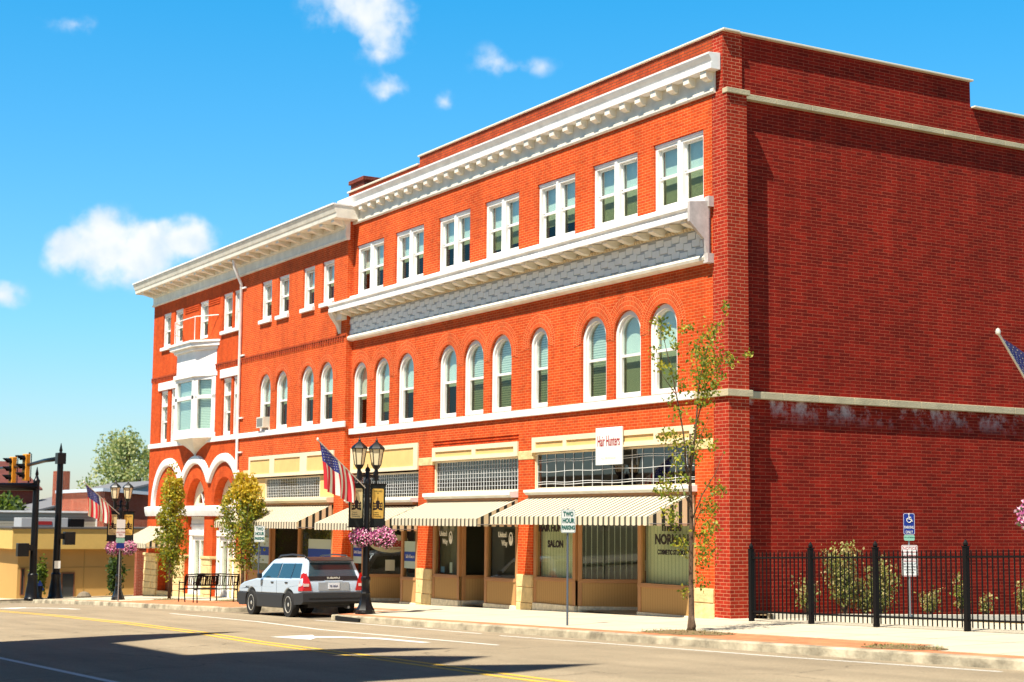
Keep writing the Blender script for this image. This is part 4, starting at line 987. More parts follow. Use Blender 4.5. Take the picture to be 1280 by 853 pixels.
# ================================================================== FOLIAGE
def leafmat(name, c, tr=.35, vary=.35):
    m = bpy.data.materials.new(name); m.use_nodes = True; t = m.node_tree; nn = t.nodes; ll = t.links; b = nn['Principled BSDF']; o = nn['Material Output']
    g = nn.new('ShaderNodeNewGeometry'); n = nn.new('ShaderNodeTexNoise'); n.inputs['Scale'].default_value = 5; n.inputs['Detail'].default_value = 4; ll.new(g.outputs['Position'], n.inputs['Vector'])
    r = nn.new('ShaderNodeMapRange'); r.inputs[1].default_value = .3; r.inputs[2].default_value = .7; r.inputs[3].default_value = 1 - vary; r.inputs[4].default_value = 1 + vary; ll.new(n.outputs[0], r.inputs[0])
    s = nn.new('ShaderNodeVectorMath'); s.operation = 'SCALE'; s.inputs[0].default_value = c; ll.new(r.outputs[0], s.inputs['Scale']); ll.new(s.outputs[0], b.inputs['Base Color']); b.inputs['Roughness'].default_value = .6
    tt = nn.new('ShaderNodeBsdfTranslucent'); s2 = nn.new('ShaderNodeVectorMath'); s2.operation = 'MULTIPLY'; s2.inputs[1].default_value = (1.2, 1.3, .6); ll.new(s.outputs[0], s2.inputs[0]); ll.new(s2.outputs[0], tt.inputs[0])
    ms = nn.new('ShaderNodeMixShader'); ms.inputs[0].default_value = tr; ll.new(b.outputs[0], ms.inputs[1]); ll.new(tt.outputs[0], ms.inputs[2]); ll.new(ms.outputs[0], o.inputs[0])
    return m
LG = leafmat('leaf_green', (.13, .18, .012)); LY = leafmat('leaf_olive', (.33, .30, .02)); LO = leafmat('leaf_orange', (.55, .40, .03)); LD = leafmat('leaf_dark', (.035, .07, .012))
LP = leafmat('leaf_pale', (.26, .28, .07)); LT = leafmat('leaf_tan', (.42, .34, .14)); LH = leafmat('leaf_hazy', (.42, .42, .18), vary=.2); LH2 = leafmat('leaf_hazy_green', (.26, .32, .12), vary=.2)
BARK = mat('bark', (.12, .075, .045), .95, bump=.8, bscale=30, vary=.3, vscale=10)
def leaf(mb, p, sz, mi, rng):
    a = Vector((rng.gauss(0, 1), rng.gauss(0, 1), rng.gauss(0, .6))).normalized(); b = a.orthogonal().normalized(); b.rotate(Matrix.Rotation(rng.uniform(0, 6.28), 3, a))
    w_ = a.cross(b) * sz * .32; d = b * sz
    mb.add([p, p + d * .45 + w_, p + d, p + d * .45 - w_], [(0, 1, 2, 3)], mi)
def columnar_tree(name, label, loc, H, prof, nleaf, leafsz, mats, seed, pick, trunk=.05, clear=.7, nbr=26):
    rng = random.Random(seed); T = thing(name, label, 'tree', loc)
    t = MB(); pts = [(0, 0, -.05), (.01, .0, H * .25), (-.02, .02, H * .55), (.0, .0, H * .9)]
    t.tube(pts, [trunk * 1.3, trunk, trunk * .6, trunk * .15], 8); brs = []
    for i in range(nbr):
        z0 = clear + (H * .85 - clear) * (i / nbr) ** .9; a = rng.uniform(0, 6.28); r = prof(min(1, (z0 + .35) / H)) * rng.uniform(.55, 1.0)
        e = Vector((math.cos(a) * r, math.sin(a) * r, min(z0 + r * rng.uniform(1.0, 1.9) + .15, H))); m_ = Vector((math.cos(a) * r * .6, math.sin(a) * r * .6, z0 + (e.z - z0) * .4)); s_ = Vector((0, 0, z0))
        t.tube([s_, m_, e], [trunk * .35, trunk * .22, .004], 5); brs.append((s_, m_, e))
    t.build('trunk', BARK, T, smooth=True)
    c = MB()
    for i in range(nleaf):
        s_, m_, e = rng.choice(brs); k = rng.random() ** .6; p = s_.lerp(m_, k * 2) if k < .5 else m_.lerp(e, k * 2 - 1)
        rr = .09 + .16 * rng.random(); p = p + Vector((rng.gauss(0, rr), rng.gauss(0, rr), rng.gauss(0, rr * 1.1)))
        q = math.hypot(p.x, p.y); lim = prof(max(0, min(1, p.z / H)))
        if p.z < clear * .8 or p.z > H * 1.02: continue
        if q > lim * 1.1: p.x *= lim / q; p.y *= lim / q
        if noise.noise(p * 3.1 + Vector((seed, 0, 0))) < -.22: continue
        leaf(c, p, leafsz * rng.uniform(.6, 1.3), pick(p, rng, H), rng)
    c.build('crown', mats, T)
    return T
# slender tree at the corner: a few upright limbs with loose tufts
def slender():
    rng = random.Random(5); x, y = 2.93, -3.2; z = gz(x, y); T = thing('young_tree', 'slender young tree with sparse light green tufts in front of the brick corner', 'tree', (x, y, z))
    t = MB(); t.tube([(0, 0, 0), (.02, 0, .12), (.0, .0, .9), (.01, .01, 1.9), (-.05, .02, 2.9), (.0, .0, 3.5)], [.10, .055, .042, .036, .028, .018], 8)
    t.tube([(.0, 0, .0), (.10, -.02, .10), (.03, 0, .3)], [.06, .045, .03], 7); t.tube([(0, 0, .0), (-.09, .03, .08), (-.03, 0, .28)], [.06, .04, .03], 7)
    # image-left is about (-.9,-.5) seen from the street: limbs spread along u
    U = Vector((.51, .86, 0))
    def P(u, zz, v=0): q = U * u + Vector((.86, -.51, 0)) * v; return Vector((q.x, q.y, zz))
    limbs = [([P(-.05, 2.6), P(-.12, 3.5), P(-.28, 4.4), P(-.42, 5.0), P(-.52, 5.45)], .018), ([P(0, 2.8), P(.10, 3.6), P(.16, 4.4), P(.30, 5.0), P(.55, 5.55)], .02),
             ([P(.12, 3.7), P(.3, 4.4), P(.6, 4.9)], .012), ([P(.0, 1.9), P(.2, 2.4), P(.45, 2.8), P(.6, 3.2)], .014), ([P(-.02, 2.2), P(-.2, 2.7), P(-.4, 3.3)], .012),
             ([P(0, 1.6), P(.12, 2.0), P(.28, 2.4)], .01), ([P(0, 1.35), P(-.12, 1.5), P(-.15, 1.7)], .008), ([P(-.02, 2.7), P(-.25, 3.3), P(-.4, 3.7)], .01),
             ([P(.02, 3.0), P(.2, 3.5), P(.35, 3.8)], .01), ([P(-.25, 4.2), P(-.5, 4.55), P(-.62, 4.8)], .008), ([P(.18, 4.4), P(.1, 4.9), P(.16, 5.3)], .01), ([P(.0, 1.2), P(.1, 1.4), P(.18, 1.6)], .006)]
    for l, r in limbs: t.tube(l, [r * (1 - .8 * i / (len(l) - 1)) for i in range(len(l))], 6)
    t.build('trunk', BARK, T, smooth=True)
    c = MB(); cl = [(-.52, 5.4, .10), (-.45, 5.2, .10), (-.30, 4.95, .08), (-.12, 5.25, .08), (.0, 5.3, .05), (-.65, 4.8, .08), (-.5, 4.6, .09), (-.28, 4.45, .10), (-.15, 4.2, .09), (-.36, 3.95, .07), (-.25, 3.75, .08), (.62, 5.65, .07), (.48, 5.3, .10), (.36, 5.1, .12),
              (.22, 4.95, .14), (.2, 4.7, .15), (.4, 4.75, .14), (.6, 4.75, .12), (.75, 4.7, .06), (.98, 4.78, .05), (.3, 4.45, .16), (.5, 4.5, .12), (.15, 4.4, .12), (.25, 4.15, .15), (.2, 3.95, .13), (.38, 4.2, .1),
              (-.38, 3.35, .10), (-.25, 3.25, .11), (-.5, 3.3, .07), (.15, 3.35, .10), (.3, 3.35, .11), (.02, 3.1, .10), (.1, 2.95, .09), (-.25, 2.85, .09), (-.45, 2.5, .11), (-.55, 2.35, .09), (-.32, 2.3, .12), (-.15, 2.6, .08), (.45, 2.4, .10), (.55, 2.35, .07), (.36, 2.1, .11),
              (.28, 2.0, .12), (-.4, 1.95, .11), (-.3, 1.85, .10), (.30, 1.7, .11), (.2, 1.6, .11), (.38, 1.75, .07), (-.2, 1.45, .09), (-.12, 1.35, .08), (.2, 1.3, .12), (.35, 1.35, .1), (.22, 1.1, .11), (.2, .75, .09), (-.1, .6, .07), (.12, 3.6, .08), (.35, 3.1, .09)]
    for u, h, r in cl:
        v0 = rng.gauss(0, .22)
        for _ in range(int(900 * r * r * 10 * .52 + 10)):
            p = P(u + rng.gauss(0, r * .75), h + .12 + rng.gauss(0, r * .8), v0 + rng.gauss(0, r)); leaf(c, p, rng.uniform(.045, .085), (0 if rng.random() < .5 else 1), rng)
    c.build('crown', [LG, LY], T)
slender()
def pk(p, rng, H):
    t = p.z / H + rng.gauss(0, .12)
    return 2 if t > .86 else (1 if t > .55 or rng.random() < .35 else 0)
z = gz(-28, -2.25)
columnar_tree('column_tree', 'narrow columnar street tree, gold at the top, before the left arches', (-28, -2.25, z), 4.7,
              lambda t: .10 + .50 * math.sin(min(1, (t + .02)) * math.pi) ** .6 * (1 - .35 * t), 6500, .10, [LG, LY, LO], 11, pk, trunk=.05, clear=.75)
z = gz(-23, -1.55)
def prof3(t): return 1.15 * math.sin(min(1, max(0, (t - .12) / .92)) * math.pi) ** .8 if t < .5 else 1.15 * (1 - .75 * ((t - .45) / .55) ** 1.2)
columnar_tree('broad_street_tree', 'bushy green street tree with golden upright shoots beside the downpipe, right of the benches', (-23, -1.55, z), 4.0,
              lambda t: max(.12, prof3(t)), 8500, .10, [LG, LY, LO], 23, lambda p, rng, H: 2 if (p.z / H > .80 + rng.gauss(0, .06)) else (1 if rng.random() < .45 else 0), trunk=.055, clear=.95, nbr=30)
def bush(name, label, loc, rx, ry, h, n, sz, mats, seed, cat='shrub', tan=0):
    rng = random.Random(seed); T = thing(name, label, cat, loc); s = MB(); st = []
    for i in range(9):
        a = rng.uniform(0, 6.28); e = Vector((math.cos(a) * rx * rng.random(), math.sin(a) * ry * rng.random(), h * rng.uniform(.6, 1.05))); s.tube([(e.x * .15, e.y * .15, 0), e * .5, e], [.012, .009, .003], 5); st.append(e)
    s.build('stem', BARK, T); c = MB()
    for i in range(n):
        e = rng.choice(st); k = rng.uniform(.25, 1.03); p = Vector((e.x * k, e.y * k, e.z * k)) + Vector((rng.gauss(0, rx * .22), rng.gauss(0, ry * .22), rng.gauss(0, h * .06)))
        if p.z < .02: p.z = .03
        leaf(c, p, sz * rng.uniform(.6, 1.3), 1 if rng.random() < tan + .25 * (p.z / h) else 0, rng)
    c.build('crown', mats, T)
    return T
for i, (y, h, n, w_, lab) in enumerate([(1.9, .75, 420, .40, 'low straggly plant behind the fence nearest the brick corner'), (3.0, 1.42, 2600, .60, 'tall leafy weed clump behind the fence, left of the accessible parking sign'), (3.55, .80, 900, .45, 'low leafy weed between the two tall clumps behind the fence'), (4.0, 1.15, 1900, .55, 'wide leafy weed clump behind the fence just left of the sign pole'),
        (5.4, .62, 420, .35, 'small green sprig behind the fence just right of the sign pole'), (6.4, .95, 450, .25, 'thin upright weed against the brick wall, third clump right of the sign pole'), (7.15, .45, 260, .18, 'tiny bright green bush at the foot of the brick wall'), (8.4, .75, 420, .25, 'leafy weed at the foot of the brick wall by the right edge of the picture')]):
    bush('wall_plant', lab, (.12, y, lot(.5, y) + .09), .22, w_, h, n, .065, [LP if i != 5 else LG, LT], 40 + i, 'plant', tan=.25)

# ================================================================== STREET FURNITURE
def facing_sign(name, label, loc, parts, polez, pole_m=GALV, cat='sign', rz=R(90)):
    T = thing(name, label, cat, loc, rz - R(90)); p = MB(); p.tube([(0, 0, -.1), (0, 0, polez)], .022, 8); p.build('pole', pole_m, T)
    return T
def plate(T, y, z, w_, h, m, x=.03, r=.03, border=None):
    mb = MB(); P = []
    for cx, cz, a0 in ((w_ / 2 - r, h / 2 - r, 0), (-w_ / 2 + r, h / 2 - r, 90), (-w_ / 2 + r, -h / 2 + r, 180), (w_ / 2 - r, -h / 2 + r, 270)):
        for k in range(4): a = R(a0 + k * 30); P.append((y + cx + r * math.cos(a), z + cz + r * math.sin(a)))
    mb.prism(P, 0, x, x + .006); o = mb.build('sign_plate', m, T)
    if border:
        b = MB(); Q = [(y + (p[0] - y) * .95, z + (p[1] - z) * .965) for p in P]; Q2 = [(y + (p[0] - y) * .91, z + (p[1] - z) * .94) for p in P]; b.prism(Q, 0, x + .006, x + .0075, holes=[Q2]); b.build('border', border, o)
    return o
def two_hour(loc, label):
    T = facing_sign('parking_sign', label, loc, None, 2.28, mat('painted_pole', (.10, .12, .15), .5, metal=.3)); T.rotation_euler.z = R(-14)
    o = plate(T, 0, 2.03, .30, .46, SIGNW, border=TXT_GRN)
    for t_, z_, s_ in (('TWO', 2.165, .125), ('HOUR', 2.035, .125), ('PARKING', 1.90, .11)): text(t_, s_, TXT_GRN, o, (.0385, 0, z_), 'east', ext=.001, sx=.68 if t_ != 'PARKING' else .58, bold=.006)
    return T
two_hour((-.78, -3.42, gz(-.78, -3.42)), 'two hour parking sign on a thin pole before the widest shop awning')
two_hour((-17.25, -3.3, gz(-17.25, -3.3)), 'two hour parking sign on a pole behind the bonnet of the parked silver car')
# accessible parking sign behind the fence
T = facing_sign('accessible_parking_sign', 'blue accessible parking sign above a red and white notice on a pole behind the fence', (.62, 4.35, lot(.6, 4.35)), None, 2.25); T.rotation_euler.z = R(-22)
o = plate(T, 0, 2.05, .26, .46, SIGNB, border=TXT_WHT)
text('PARKING', .085, TXT_WHT, o, (.0385, 0, 1.975), 'east', ext=.001, sx=.62); text('ONLY', .085, TXT_WHT, o, (.0385, 0, 1.875), 'east', ext=.001, sx=.72)
wc = MB(); K = lambda y_, z_: (.04, y_, z_ + 2.15)
wc.tube([K(0, .085), K(0, .0), K(.05, 0), K(.075, -.05)], .009, 5); wc.tube([K(0, .04), K(.045, .04)], .008, 5); wc.tube([K(-.0 + .05 * math.cos(a) - .0, -.02 + .05 * math.sin(a)) for a in frange(R(120), R(360), .3)], .007, 5); wc.lathe([(.001, 0), (.014, .005), (.014, .02), (.001, .025)], K(0, .095), 8); wc.build('wheelchair_symbol', TXT_WHT, o)
o = plate(T, .0, 1.755, .24, .12, mat('green_sign', (.25, .50, .38), .5)); text('VAN ACCESSIBLE', .032, TXT_GRN, o, (.0385, 0, 1.765), 'east', ext=.001)
o = plate(T, 0, 1.27, .36, .66, SIGNW, border=TXT_RED)
rr_ = mat('notice_red', (.45, .02, .03), .6)
text('NOTICE', .085, rr_, o, (.0385, 0, 1.53), 'east', ext=.001); text('PRIVATE PARKING', .045, rr_, o, (.0385, 0, 1.45), 'east', ext=.001)
for k, z_ in enumerate((1.38, 1.32, 1.26, 1.20, 1.14, 1.08, 1.02)): text(('CUSTOMERS ONLY', 'UNAUTHORIZED', 'VEHICLES WILL', 'BE TOWED AT', 'OWNERS EXPENSE', 'NO PARKING', 'ANY TIME')[k], .042, rr_ if k < 3 else TXT_BLK, o, (.0385, 0, z_), 'east', ext=.001)

STARS = []
def flag(name, label, base, tip, width, drop, seed, group='flags on the lamp posts', wind=.10):
    rng = random.Random(seed); F = thing(name, label, 'flag', base, 0, group); b = Vector((0, 0, 0)); t = Vector(tip) - Vector(base)
    p = MB(); p.tube([b, t], .014, 8); p.lathe([(.004, -.03), (.03, -.01), (.034, .02), (.02, .05), (.003, .06)], tuple(t), 10); p.build('flagpole', mat('flagpole', (.62, .58, .48), .4, metal=.2), F, smooth=40)
    u = -t.normalized(); hor = Vector((u.x, u.y, 0)).normalized(); side = Vector((-hor.y, hor.x, 0)); st = t + u * .06
    n, m = 52, 34; c = MB(); V = []
    def S(a, q):    # a along the hoist 0..1, q down the fly 0..1
        p0 = st + u * (a * width); s = q * drop * (1 - .36 * a)
        wv = .055 * math.sin(a * 15 + 1.3 * q + seed) * q + .03 * math.sin(a * 31 + seed) * q
        lean = (a - .5) * -.14 * q * drop
        return p0 + Vector((0, wind * s, -s * math.sqrt(max(.05, 1 - wind * wind)))) + side * wv * 1.3 + hor * (.05 * math.sin(3 * q))
    for i in range(n + 1):
        for j in range(m + 1): V.append(S(i / n, j / m))
    c.v = [tuple(v) for v in V]
    for i in range(n):
        for j in range(m):
            c.f.append((i * (m + 1) + j, (i + 1) * (m + 1) + j, (i + 1) * (m + 1) + j + 1, i * (m + 1) + j + 1))
            k = i * 13 // n; c.m.append(2 if (k < 7 and j / m < .40) else (0 if k % 2 == 0 else 1))
    cl = c.build('cloth', [leafmat('flag_red', (.70, .03, .05), .4, .05), leafmat('flag_white', (.85, .82, .80), .4, .05), leafmat('flag_blue', (.03, .04, .24), .2, .05)] if not STARS else STARS, F)
    if not STARS: STARS.extend([s.material for s in cl.material_slots])
    s = MB()
    for r in range(9):
        for q in range(6 if r % 2 == 0 else 5):
            a = (r + .8) / 9.6 * 7 / 13; bq = ((q + .6 + (.5 if r % 2 else 0)) / 6.2) * .40; e = .012
            for sg in (1, -1):
                P0 = S(a, bq) + side * .007 * sg
                d1 = (S(a + .01, bq) - S(a, bq)).normalized() * e; d2 = (S(a, bq + .01) - S(a, bq)).normalized() * e
                s.add([P0 + d1, P0 + d2, P0 - d1, P0 - d2], [(0, 1, 2, 3)])
    s.build('stars', TXT_WHT, F)
    return F
PK = [mat('petal_pink', (.78, .22, .42), .6), mat('petal_magenta', (.42, .05, .25), .6), mat('petal_pale', (.85, .52, .62), .6), LD]
def basket(label, loc, r, seed, hang):
    rng = random.Random(seed); T = thing('flower_basket', label, 'flower basket', loc, 0, 'hanging baskets on the lamp posts')
    b = MB(); b.lathe([(.05, -r * .75), (r * .45, -r * .6), (r * .62, -.1), (r * .62, 0)], (0, 0, 0), 14); b.build('pot', mat('coir_pot', (.05, .035, .02), .9), T)
    f = MB()
    for i in range(int(1300 * (r / .3) ** 2)):
        v = Vector((rng.gauss(0, 1), rng.gauss(0, 1), rng.gauss(0, 1))).normalized(); q = r * rng.uniform(.78, 1.05) * (1 + .12 * noise.noise(v * 2 + Vector((seed, 0, 0))))
        p = Vector((v.x * q, v.y * q, v.z * q * .85 - r * .1)); k = rng.random()
        mi = 3 if k < .22 + (.22 if v.z < -.3 else 0) else (0 if k < .55 else (2 if k < .78 else 1))
        leaf(f, p, rng.uniform(.035, .06) * 1.1, mi, rng)
    f.build('blossoms', PK, T)
    h = MB()
    for a in (0, 2.1, 4.2): h.tube([(math.cos(a) * r * .6, math.sin(a) * r * .6, 0), (0, 0, hang * .7)], .004, 4)
    h.tube([(0, 0, hang * .7), (0, 0, hang)], .005, 4); h.build('chain', IRON, T)
def banner(label, loc, gold, side):
    T = thing('street_banner', label, 'banner', loc, 0, 'banners on the lamp posts'); w_, h_ = .40, 1.02
    mb = MB(); mb.box(-.004, .004, -w_ / 2, w_ / 2, -h_ / 2, h_ / 2); mb.build('cloth', mat('banner_black', (.012, .018, .016), .8), T)
    r = MB(); 
    for z_ in (h_ / 2 + .01, -h_ / 2 - .01): r.tube([(0, -w_ / 2 - (.03 if side < 0 else .07), z_), (0, w_ / 2 + (.07 if side < 0 else .03), z_)], .014, 6)
    r.build('rod', IRON, T)
    for sg in (1, -1):
        P = []
        for cy, cz, a0 in ((.155 - .03, .36 - .03, 0), (-.155 + .03, .36 - .03, 90), (-.155 + .03, -.36 + .03, 180), (.155 - .03, -.36 + .03, 270)):
            for k in range(4): a = R(a0 + k * 30); P.append((cy + .03 * math.cos(a), cz + .03 * math.sin(a) + .05))
        q = MB(); q.prism(P, 0, .0042 * sg, .0056 * sg); pn = q.build('panel', gold, T)
        if sg > 0:
            text('WILLARD', .058, TXT_BLK, pn, (.007, 0, .345), 'east', ext=.001, sx=.95); text('ohio', .03, TXT_BLK, pn, (.007, 0, .30), 'east', ext=.001)
            hs = [(-.13, -.12), (-.13, .06), (-.11, .10), (-.09, .06), (-.06, .06), (-.04, .12), (-.015, .12), (-.012, .17), (.0, .235), (.012, .17), (.015, .12), (.04, .12), (.06, .06), (.09, .06), (.11, .10), (.13, .06), (.13, -.12), (.03, -.10), (0, -.07), (-.03, -.10)]
            g = MB(); hl = [rect(y - .012, y + .012, z_, z_ + .035) for y in (-.10, -.055, .055, .10) for z_ in (-.06, .0)]
            g.prism(hs, 0, .0057, .0064, holes=hl); g.build('house_emblem', TXT_BLK, pn)
            for t_, z_ in (('Culture', -.165), ('Business', -.215), ('Community', -.262)): text(t_, .05, TXT_BLK, pn, (.007, -.12, z_), 'east', align='LEFT', ext=.001, sx=.9)
        else:
            text('WILLARD', .058, TXT_BLK, pn, (-.007, 0, .345), rz=R(-90), ext=.001, sx=.95)
def street_lamp(loc, label):
    T = thing('street_lamp', label, 'street lamp', loc, 0, 'black twin lantern street lamps'); 
    b = MB(); b.lathe([(.24, 0), (.24, .05), (.22, .07), (.225, .10), (.17, .20), (.13, .34), (.115, .48), (.12, .50), (.10, .54), (.10, .78), (.115, .80), (.115, .86), (.095, .90)], (0, 0, 0), 8, rot=R(22.5)); b.build('base', BLACK, T, smooth=35)
    s = MB(); s.lathe([(.085, .88), (.075, 2.0), (.07, 3.1), (.085, 3.12), (.085, 3.2), (.06, 3.24), (.05, 3.42), (.07, 3.44), (.05, 3.50), (.015, 3.54), (.012, 3.60)], (0, 0, 0), 12); s.build('shaft', BLACK, T, smooth=35)
    a = MB(); a.tube([(0, -.23, 3.30), (0, 0, 3.32), (0, .23, 3.30)], .035, 8); a.box(-.04, .04, -.27, -.17, 3.20, 3.42); a.box(-.04, .04, .17, .27, 3.20, 3.42)
    a.tube([(0, -.23, 3.2), (0, -.23, 3.12)], .02, 6); a.tube([(0, .23, 3.2), (0, .23, 3.12)], .02, 6); a.build('crossarm', BLACK, T)
    for y in (-.23, .23):
        l = MB(); l.lathe([(.05, 3.40), (.045, 3.47), (.09, 3.52), (.105, 3.56), (.115, 3.58)], (0, y, 0), 6)
        l.lathe([(.20, 3.96), (.205, 3.98), (.17, 4.03), (.06, 4.12), (.03, 4.15), (.035, 4.18), (.012, 4.21), (.004, 4.27)], (0, y, 0), 6)
        for k in range(6):
            t = math.pi / 3 * k; l.tube([(.11 * math.cos(t), y + .11 * math.sin(t), 3.57), (.175 * math.cos(t), y + .175 * math.sin(t), 3.97)], .010, 5)
        lo_ = l.build('lantern', BLACK, T, smooth=30); g = MB(); g.lathe([(.103, 3.575), (.165, 3.965)], (0, y, 0), 6); g.build('lantern_glass', GL_LAMP, lo_)
    return T
def lamp_set(x, y, nm, where, right_basket=(.27, .0), fl=True, bk=2):
    z = gz(x, y); street_lamp((x, y, z), 'black twin lantern street lamp ' + where)
    banner('pale banner, street side of the lamp ' + where, (x, y - .285, z + 2.60), BANW, -1); banner('deep gold banner, building side of the lamp ' + where, (x, y + .285, z + 2.60), GOLD, 1)
    if fl: flag('lamp_post_flag', 'striped flag slanting from the lamp ' + where, (x + .02, y - .06, z + 3.02), (x + .2, y - (1.22 if x > 5 else 1.42), z + 4.13), 1.22, 1.12, int(abs(x)), wind=.88 if x > 5 else .10)
    basket('pink basket, street side of the lamp ' + where, (x - .1, y - .17 + right_basket[1], z + 1.86), .30, int(abs(x)) + 1, .42)
    if bk > 1: basket('pink basket, building side of the lamp ' + where, (x + .1, y + .30 + right_basket[1], z + 1.86), .29, int(abs(x)) + 2, .42)
lamp_set(-9.35, -3.70, 'a', 'behind the parked silver car', (.27, .12))
lamp_set(-30.6, -3.25, 'b', 'at the far end of the block')
lamp_set(11.5, -3.7, 'c', 'by the fence at the right edge')
# signs near far lamp
T = facing_sign('route_sign_post', 'narrow post of stacked red, green and blue parking signs before the far street lamp', (-28.2, -3.98, gz(-28.2, -3.98)), None, 2.8)
plate(T, 0, 2.62, .30, .30, SIGNW); o = plate(T, 0, 2.30, .30, .28, SIGNW); text('NO STOP', .07, rr_, o, (.0385, 0, 2.33), 'east', ext=.001); text('BUS', .07, rr_, o, (.0385, 0, 2.25), 'east', ext=.001)
plate(T, 0, 2.06, .30, .16, MATS['green_sign']); plate(T, 0, 1.88, .28, .18, SIGNB)

# benches
def bench(x, y0, y1, label, rot=0):
    z = gz(x, (y0 + y1) / 2); L_ = y1 - y0; T = thing('street_bench', label, 'bench', (x, (y0 + y1) / 2, z), rot, 'black metal benches on the brick paving')
    h = L_ / 2
    for s in (-1, 1):
        f = MB(); yy = s * (h - .03); f.tube([(.22, yy, 0), (.16, yy, .42), (.20, yy, .62), (.27, yy, .86)], .022, 6); f.tube([(-.22, yy, 0), (-.20, yy, .42), (-.20, yy, .62)], .02, 6); f.tube([(-.22, yy, .62), (.20, yy, .62)], .018, 6); f.tube([(-.20, yy, .40), (.17, yy, .40)], .018, 6); f.build('leg_frame', IRON, T)
    s_ = MB()
    for k in range(6): s_.box(-.20 + k * .068, -.155 + k * .068, -h, h, .41, .43)
    s_.build('seat', IRON, T)
    b = MB(); n = 20
    b.tube([(.245, -h, .80), (.26, 0, .84), (.245, h, .80)], .016, 6); b.tube([(.20, -h, .54), (.20, h, .54)], .014, 6); b.tube([(.275, -h, .87), (.285, 0, .90), (.275, h, .87)], .02, 6)
    for k in range(n + 1): yy = -h + 2 * h * k / n; b.obox((.225, yy + .01 * math.sin(k * 1.7), .69), (.003, 0, 0), (0, .016, 0), (.028, .012 * math.sin(k * 2.1), .15))
    b.build('backrest', IRON, T); return T
bench(-24.3, -3.15, -1.95, 'black slatted metal bench, the left and farther of the two, beside the columnar tree', R(8))
bench(-22.2, -3.40, -2.05, 'black slatted metal bench, the nearer right one, before the car bonnet', R(-4))

# traffic signals
def signal_pole(loc, H, label, arm):
    T = thing('signal_pole', label, 'traffic signal', loc); b = MB(); b.lathe([(.31, 0), (.31, .10), (.28, .14), (.26, .35), (.22, .60), (.19, .85), (.20, .95), (.20, 1.02), (.15, 1.08)], (0, 0, 0), 16); b.build('base', BLACK, T, smooth=35)
    s = MB(); s.lathe([(.145, 1.05), (.135, 3), (.12, H - .3), (.14, H - .28), (.14, H - .2), (.08, H - .12), (.05, H), (.07, H + .05), (.03, H + .25), (.01, H + .35)], (0, 0, 0), 14); s.build('pole', BLACK, T, smooth=35)
    a = MB(); a.tube(arm[0], arm[1], 10); a.build('mast_arm', BLACK, T, smooth=True); return T
zp = -1.35
P1 = signal_pole((-39.0, -4.15, zp), 4.95, 'near black traffic signal pole with a thick arm reaching left over the main street', ([(0, 0, 4.5), (0, -2, 4.47), (0, -7, 4.6)], [.16, .15, .11]))
P2 = signal_pole((-39.5, -3.10, zp), 5.95, 'taller black traffic signal pole at the corner carrying two amber signal heads on its arm', ([(0, 0, 5.68), (-2.5, 0, 5.66), (-6, 0, 5.52), (-10.4, 0, 5.55)], [.10, .085, .07, .06]))
m_ = MB(); m_.box(-.20, .20, -.17, .17, 5.45, 5.9); m_.build('arm_clamp', BLACK, P2)
AMB = mat('signal_amber', (.75, .28, .02), .5); LENS = mat('signal_lens', (.03, .02, .02), .3)
def head(x, y, z, label):
    T = thing('traffic_light', label, 'traffic light', (x, y, z), R(12), 'amber signal heads over the side street')
    h = MB(); h.box(-.18, .18, -.02, .20, -.58, .58); h.build('housing', AMB, T, bevel=.03)
    for k, zz in enumerate((.37, 0, -.37)):
        l = MB(); l.lathe([(.13, 0), (.13, .02), (.05, .04)], (0, 0, 0), 12); o = l.build('lens', LENS, T, smooth=40); o.rotation_euler = (R(90), 0, 0); o.location = (0, -.02, zz)
        v = MB(); n = 12; 
        for i in range(n):
            a0, a1 = R(-20 + 220 * i / n), R(-20 + 220 * (i + 1) / n)
            v.add([(.16 * math.cos(a0), -.02, zz + .16 * math.sin(a0)), (.16 * math.cos(a1), -.02, zz + .16 * math.sin(a1)), (.15 * math.cos(a1), -.02 - .38 * (.35 + .65 * max(0, math.sin(a1))), zz + .15 * math.sin(a1)), (.15 * math.cos(a0), -.02 - .38 * (.35 + .65 * max(0, math.sin(a0))), zz + .15 * math.sin(a0))], [(0, 1, 2, 3)])
        v.build('visor', BLACK, T)
    b = MB(); b.box(-.03, .03, .20, .26, -.66, .66); b.tube([(0, .2, .6), (0, .32, .6), (0, .32, -.6), (0, .2, -.6)], .02, 6); b.build('bracket', BLACK, T)
head(-44.8, -3.25, zp + 5.45, 'amber signal head with black visors, the nearer of the two on the arm'); head(-47.2, -3.25, zp + 5.40, 'amber signal head with black visors, the farther left one on the arm')
def ped(x, y, z, label, d):
    T = thing('pedestrian_signal', label, 'pedestrian signal', (x, y, z), 0, 'pedestrian signals'); m_ = MB(); m_.box(-.18, .18, -.22, .22, -.26, .26); m_.build('housing', BLACK, T, bevel=.02); k = MB(); k.box(-.04, .04, min(0, -d * .42), max(0, -d * .42), -.03, .20); k.build('bracket', BLACK, T)
ped(-38.9, -4.62, zp + 1.95 + .05, 'black pedestrian signal box on the left side of the near pole', -1); ped(-39.4, -2.66, zp + 2.45, 'black pedestrian signal box on the right side of the taller pole', 1)
m_ = MB(); m_.box(-39.28, -39.26, -3.24, -3.0, zp + 1.25, zp + 1.55); tag(m_.build('button_sign', SIGNW), 'small white push button notice on the taller signal pole', 'notice')
T = thing('fire_hydrant', 'small blue topped fire hydrant between the two signal poles', 'hydrant', (-39.8, -3.65, gz(-39.8, -3.65)))
m_ = MB(); m_.lathe([(.15, 0), (.15, .05), (.10, .08), (.10, .45), (.13, .47), (.13, .52), (.10, .54)], (0, 0, 0), 12); m_.build('barrel', BLACK, T, smooth=40)
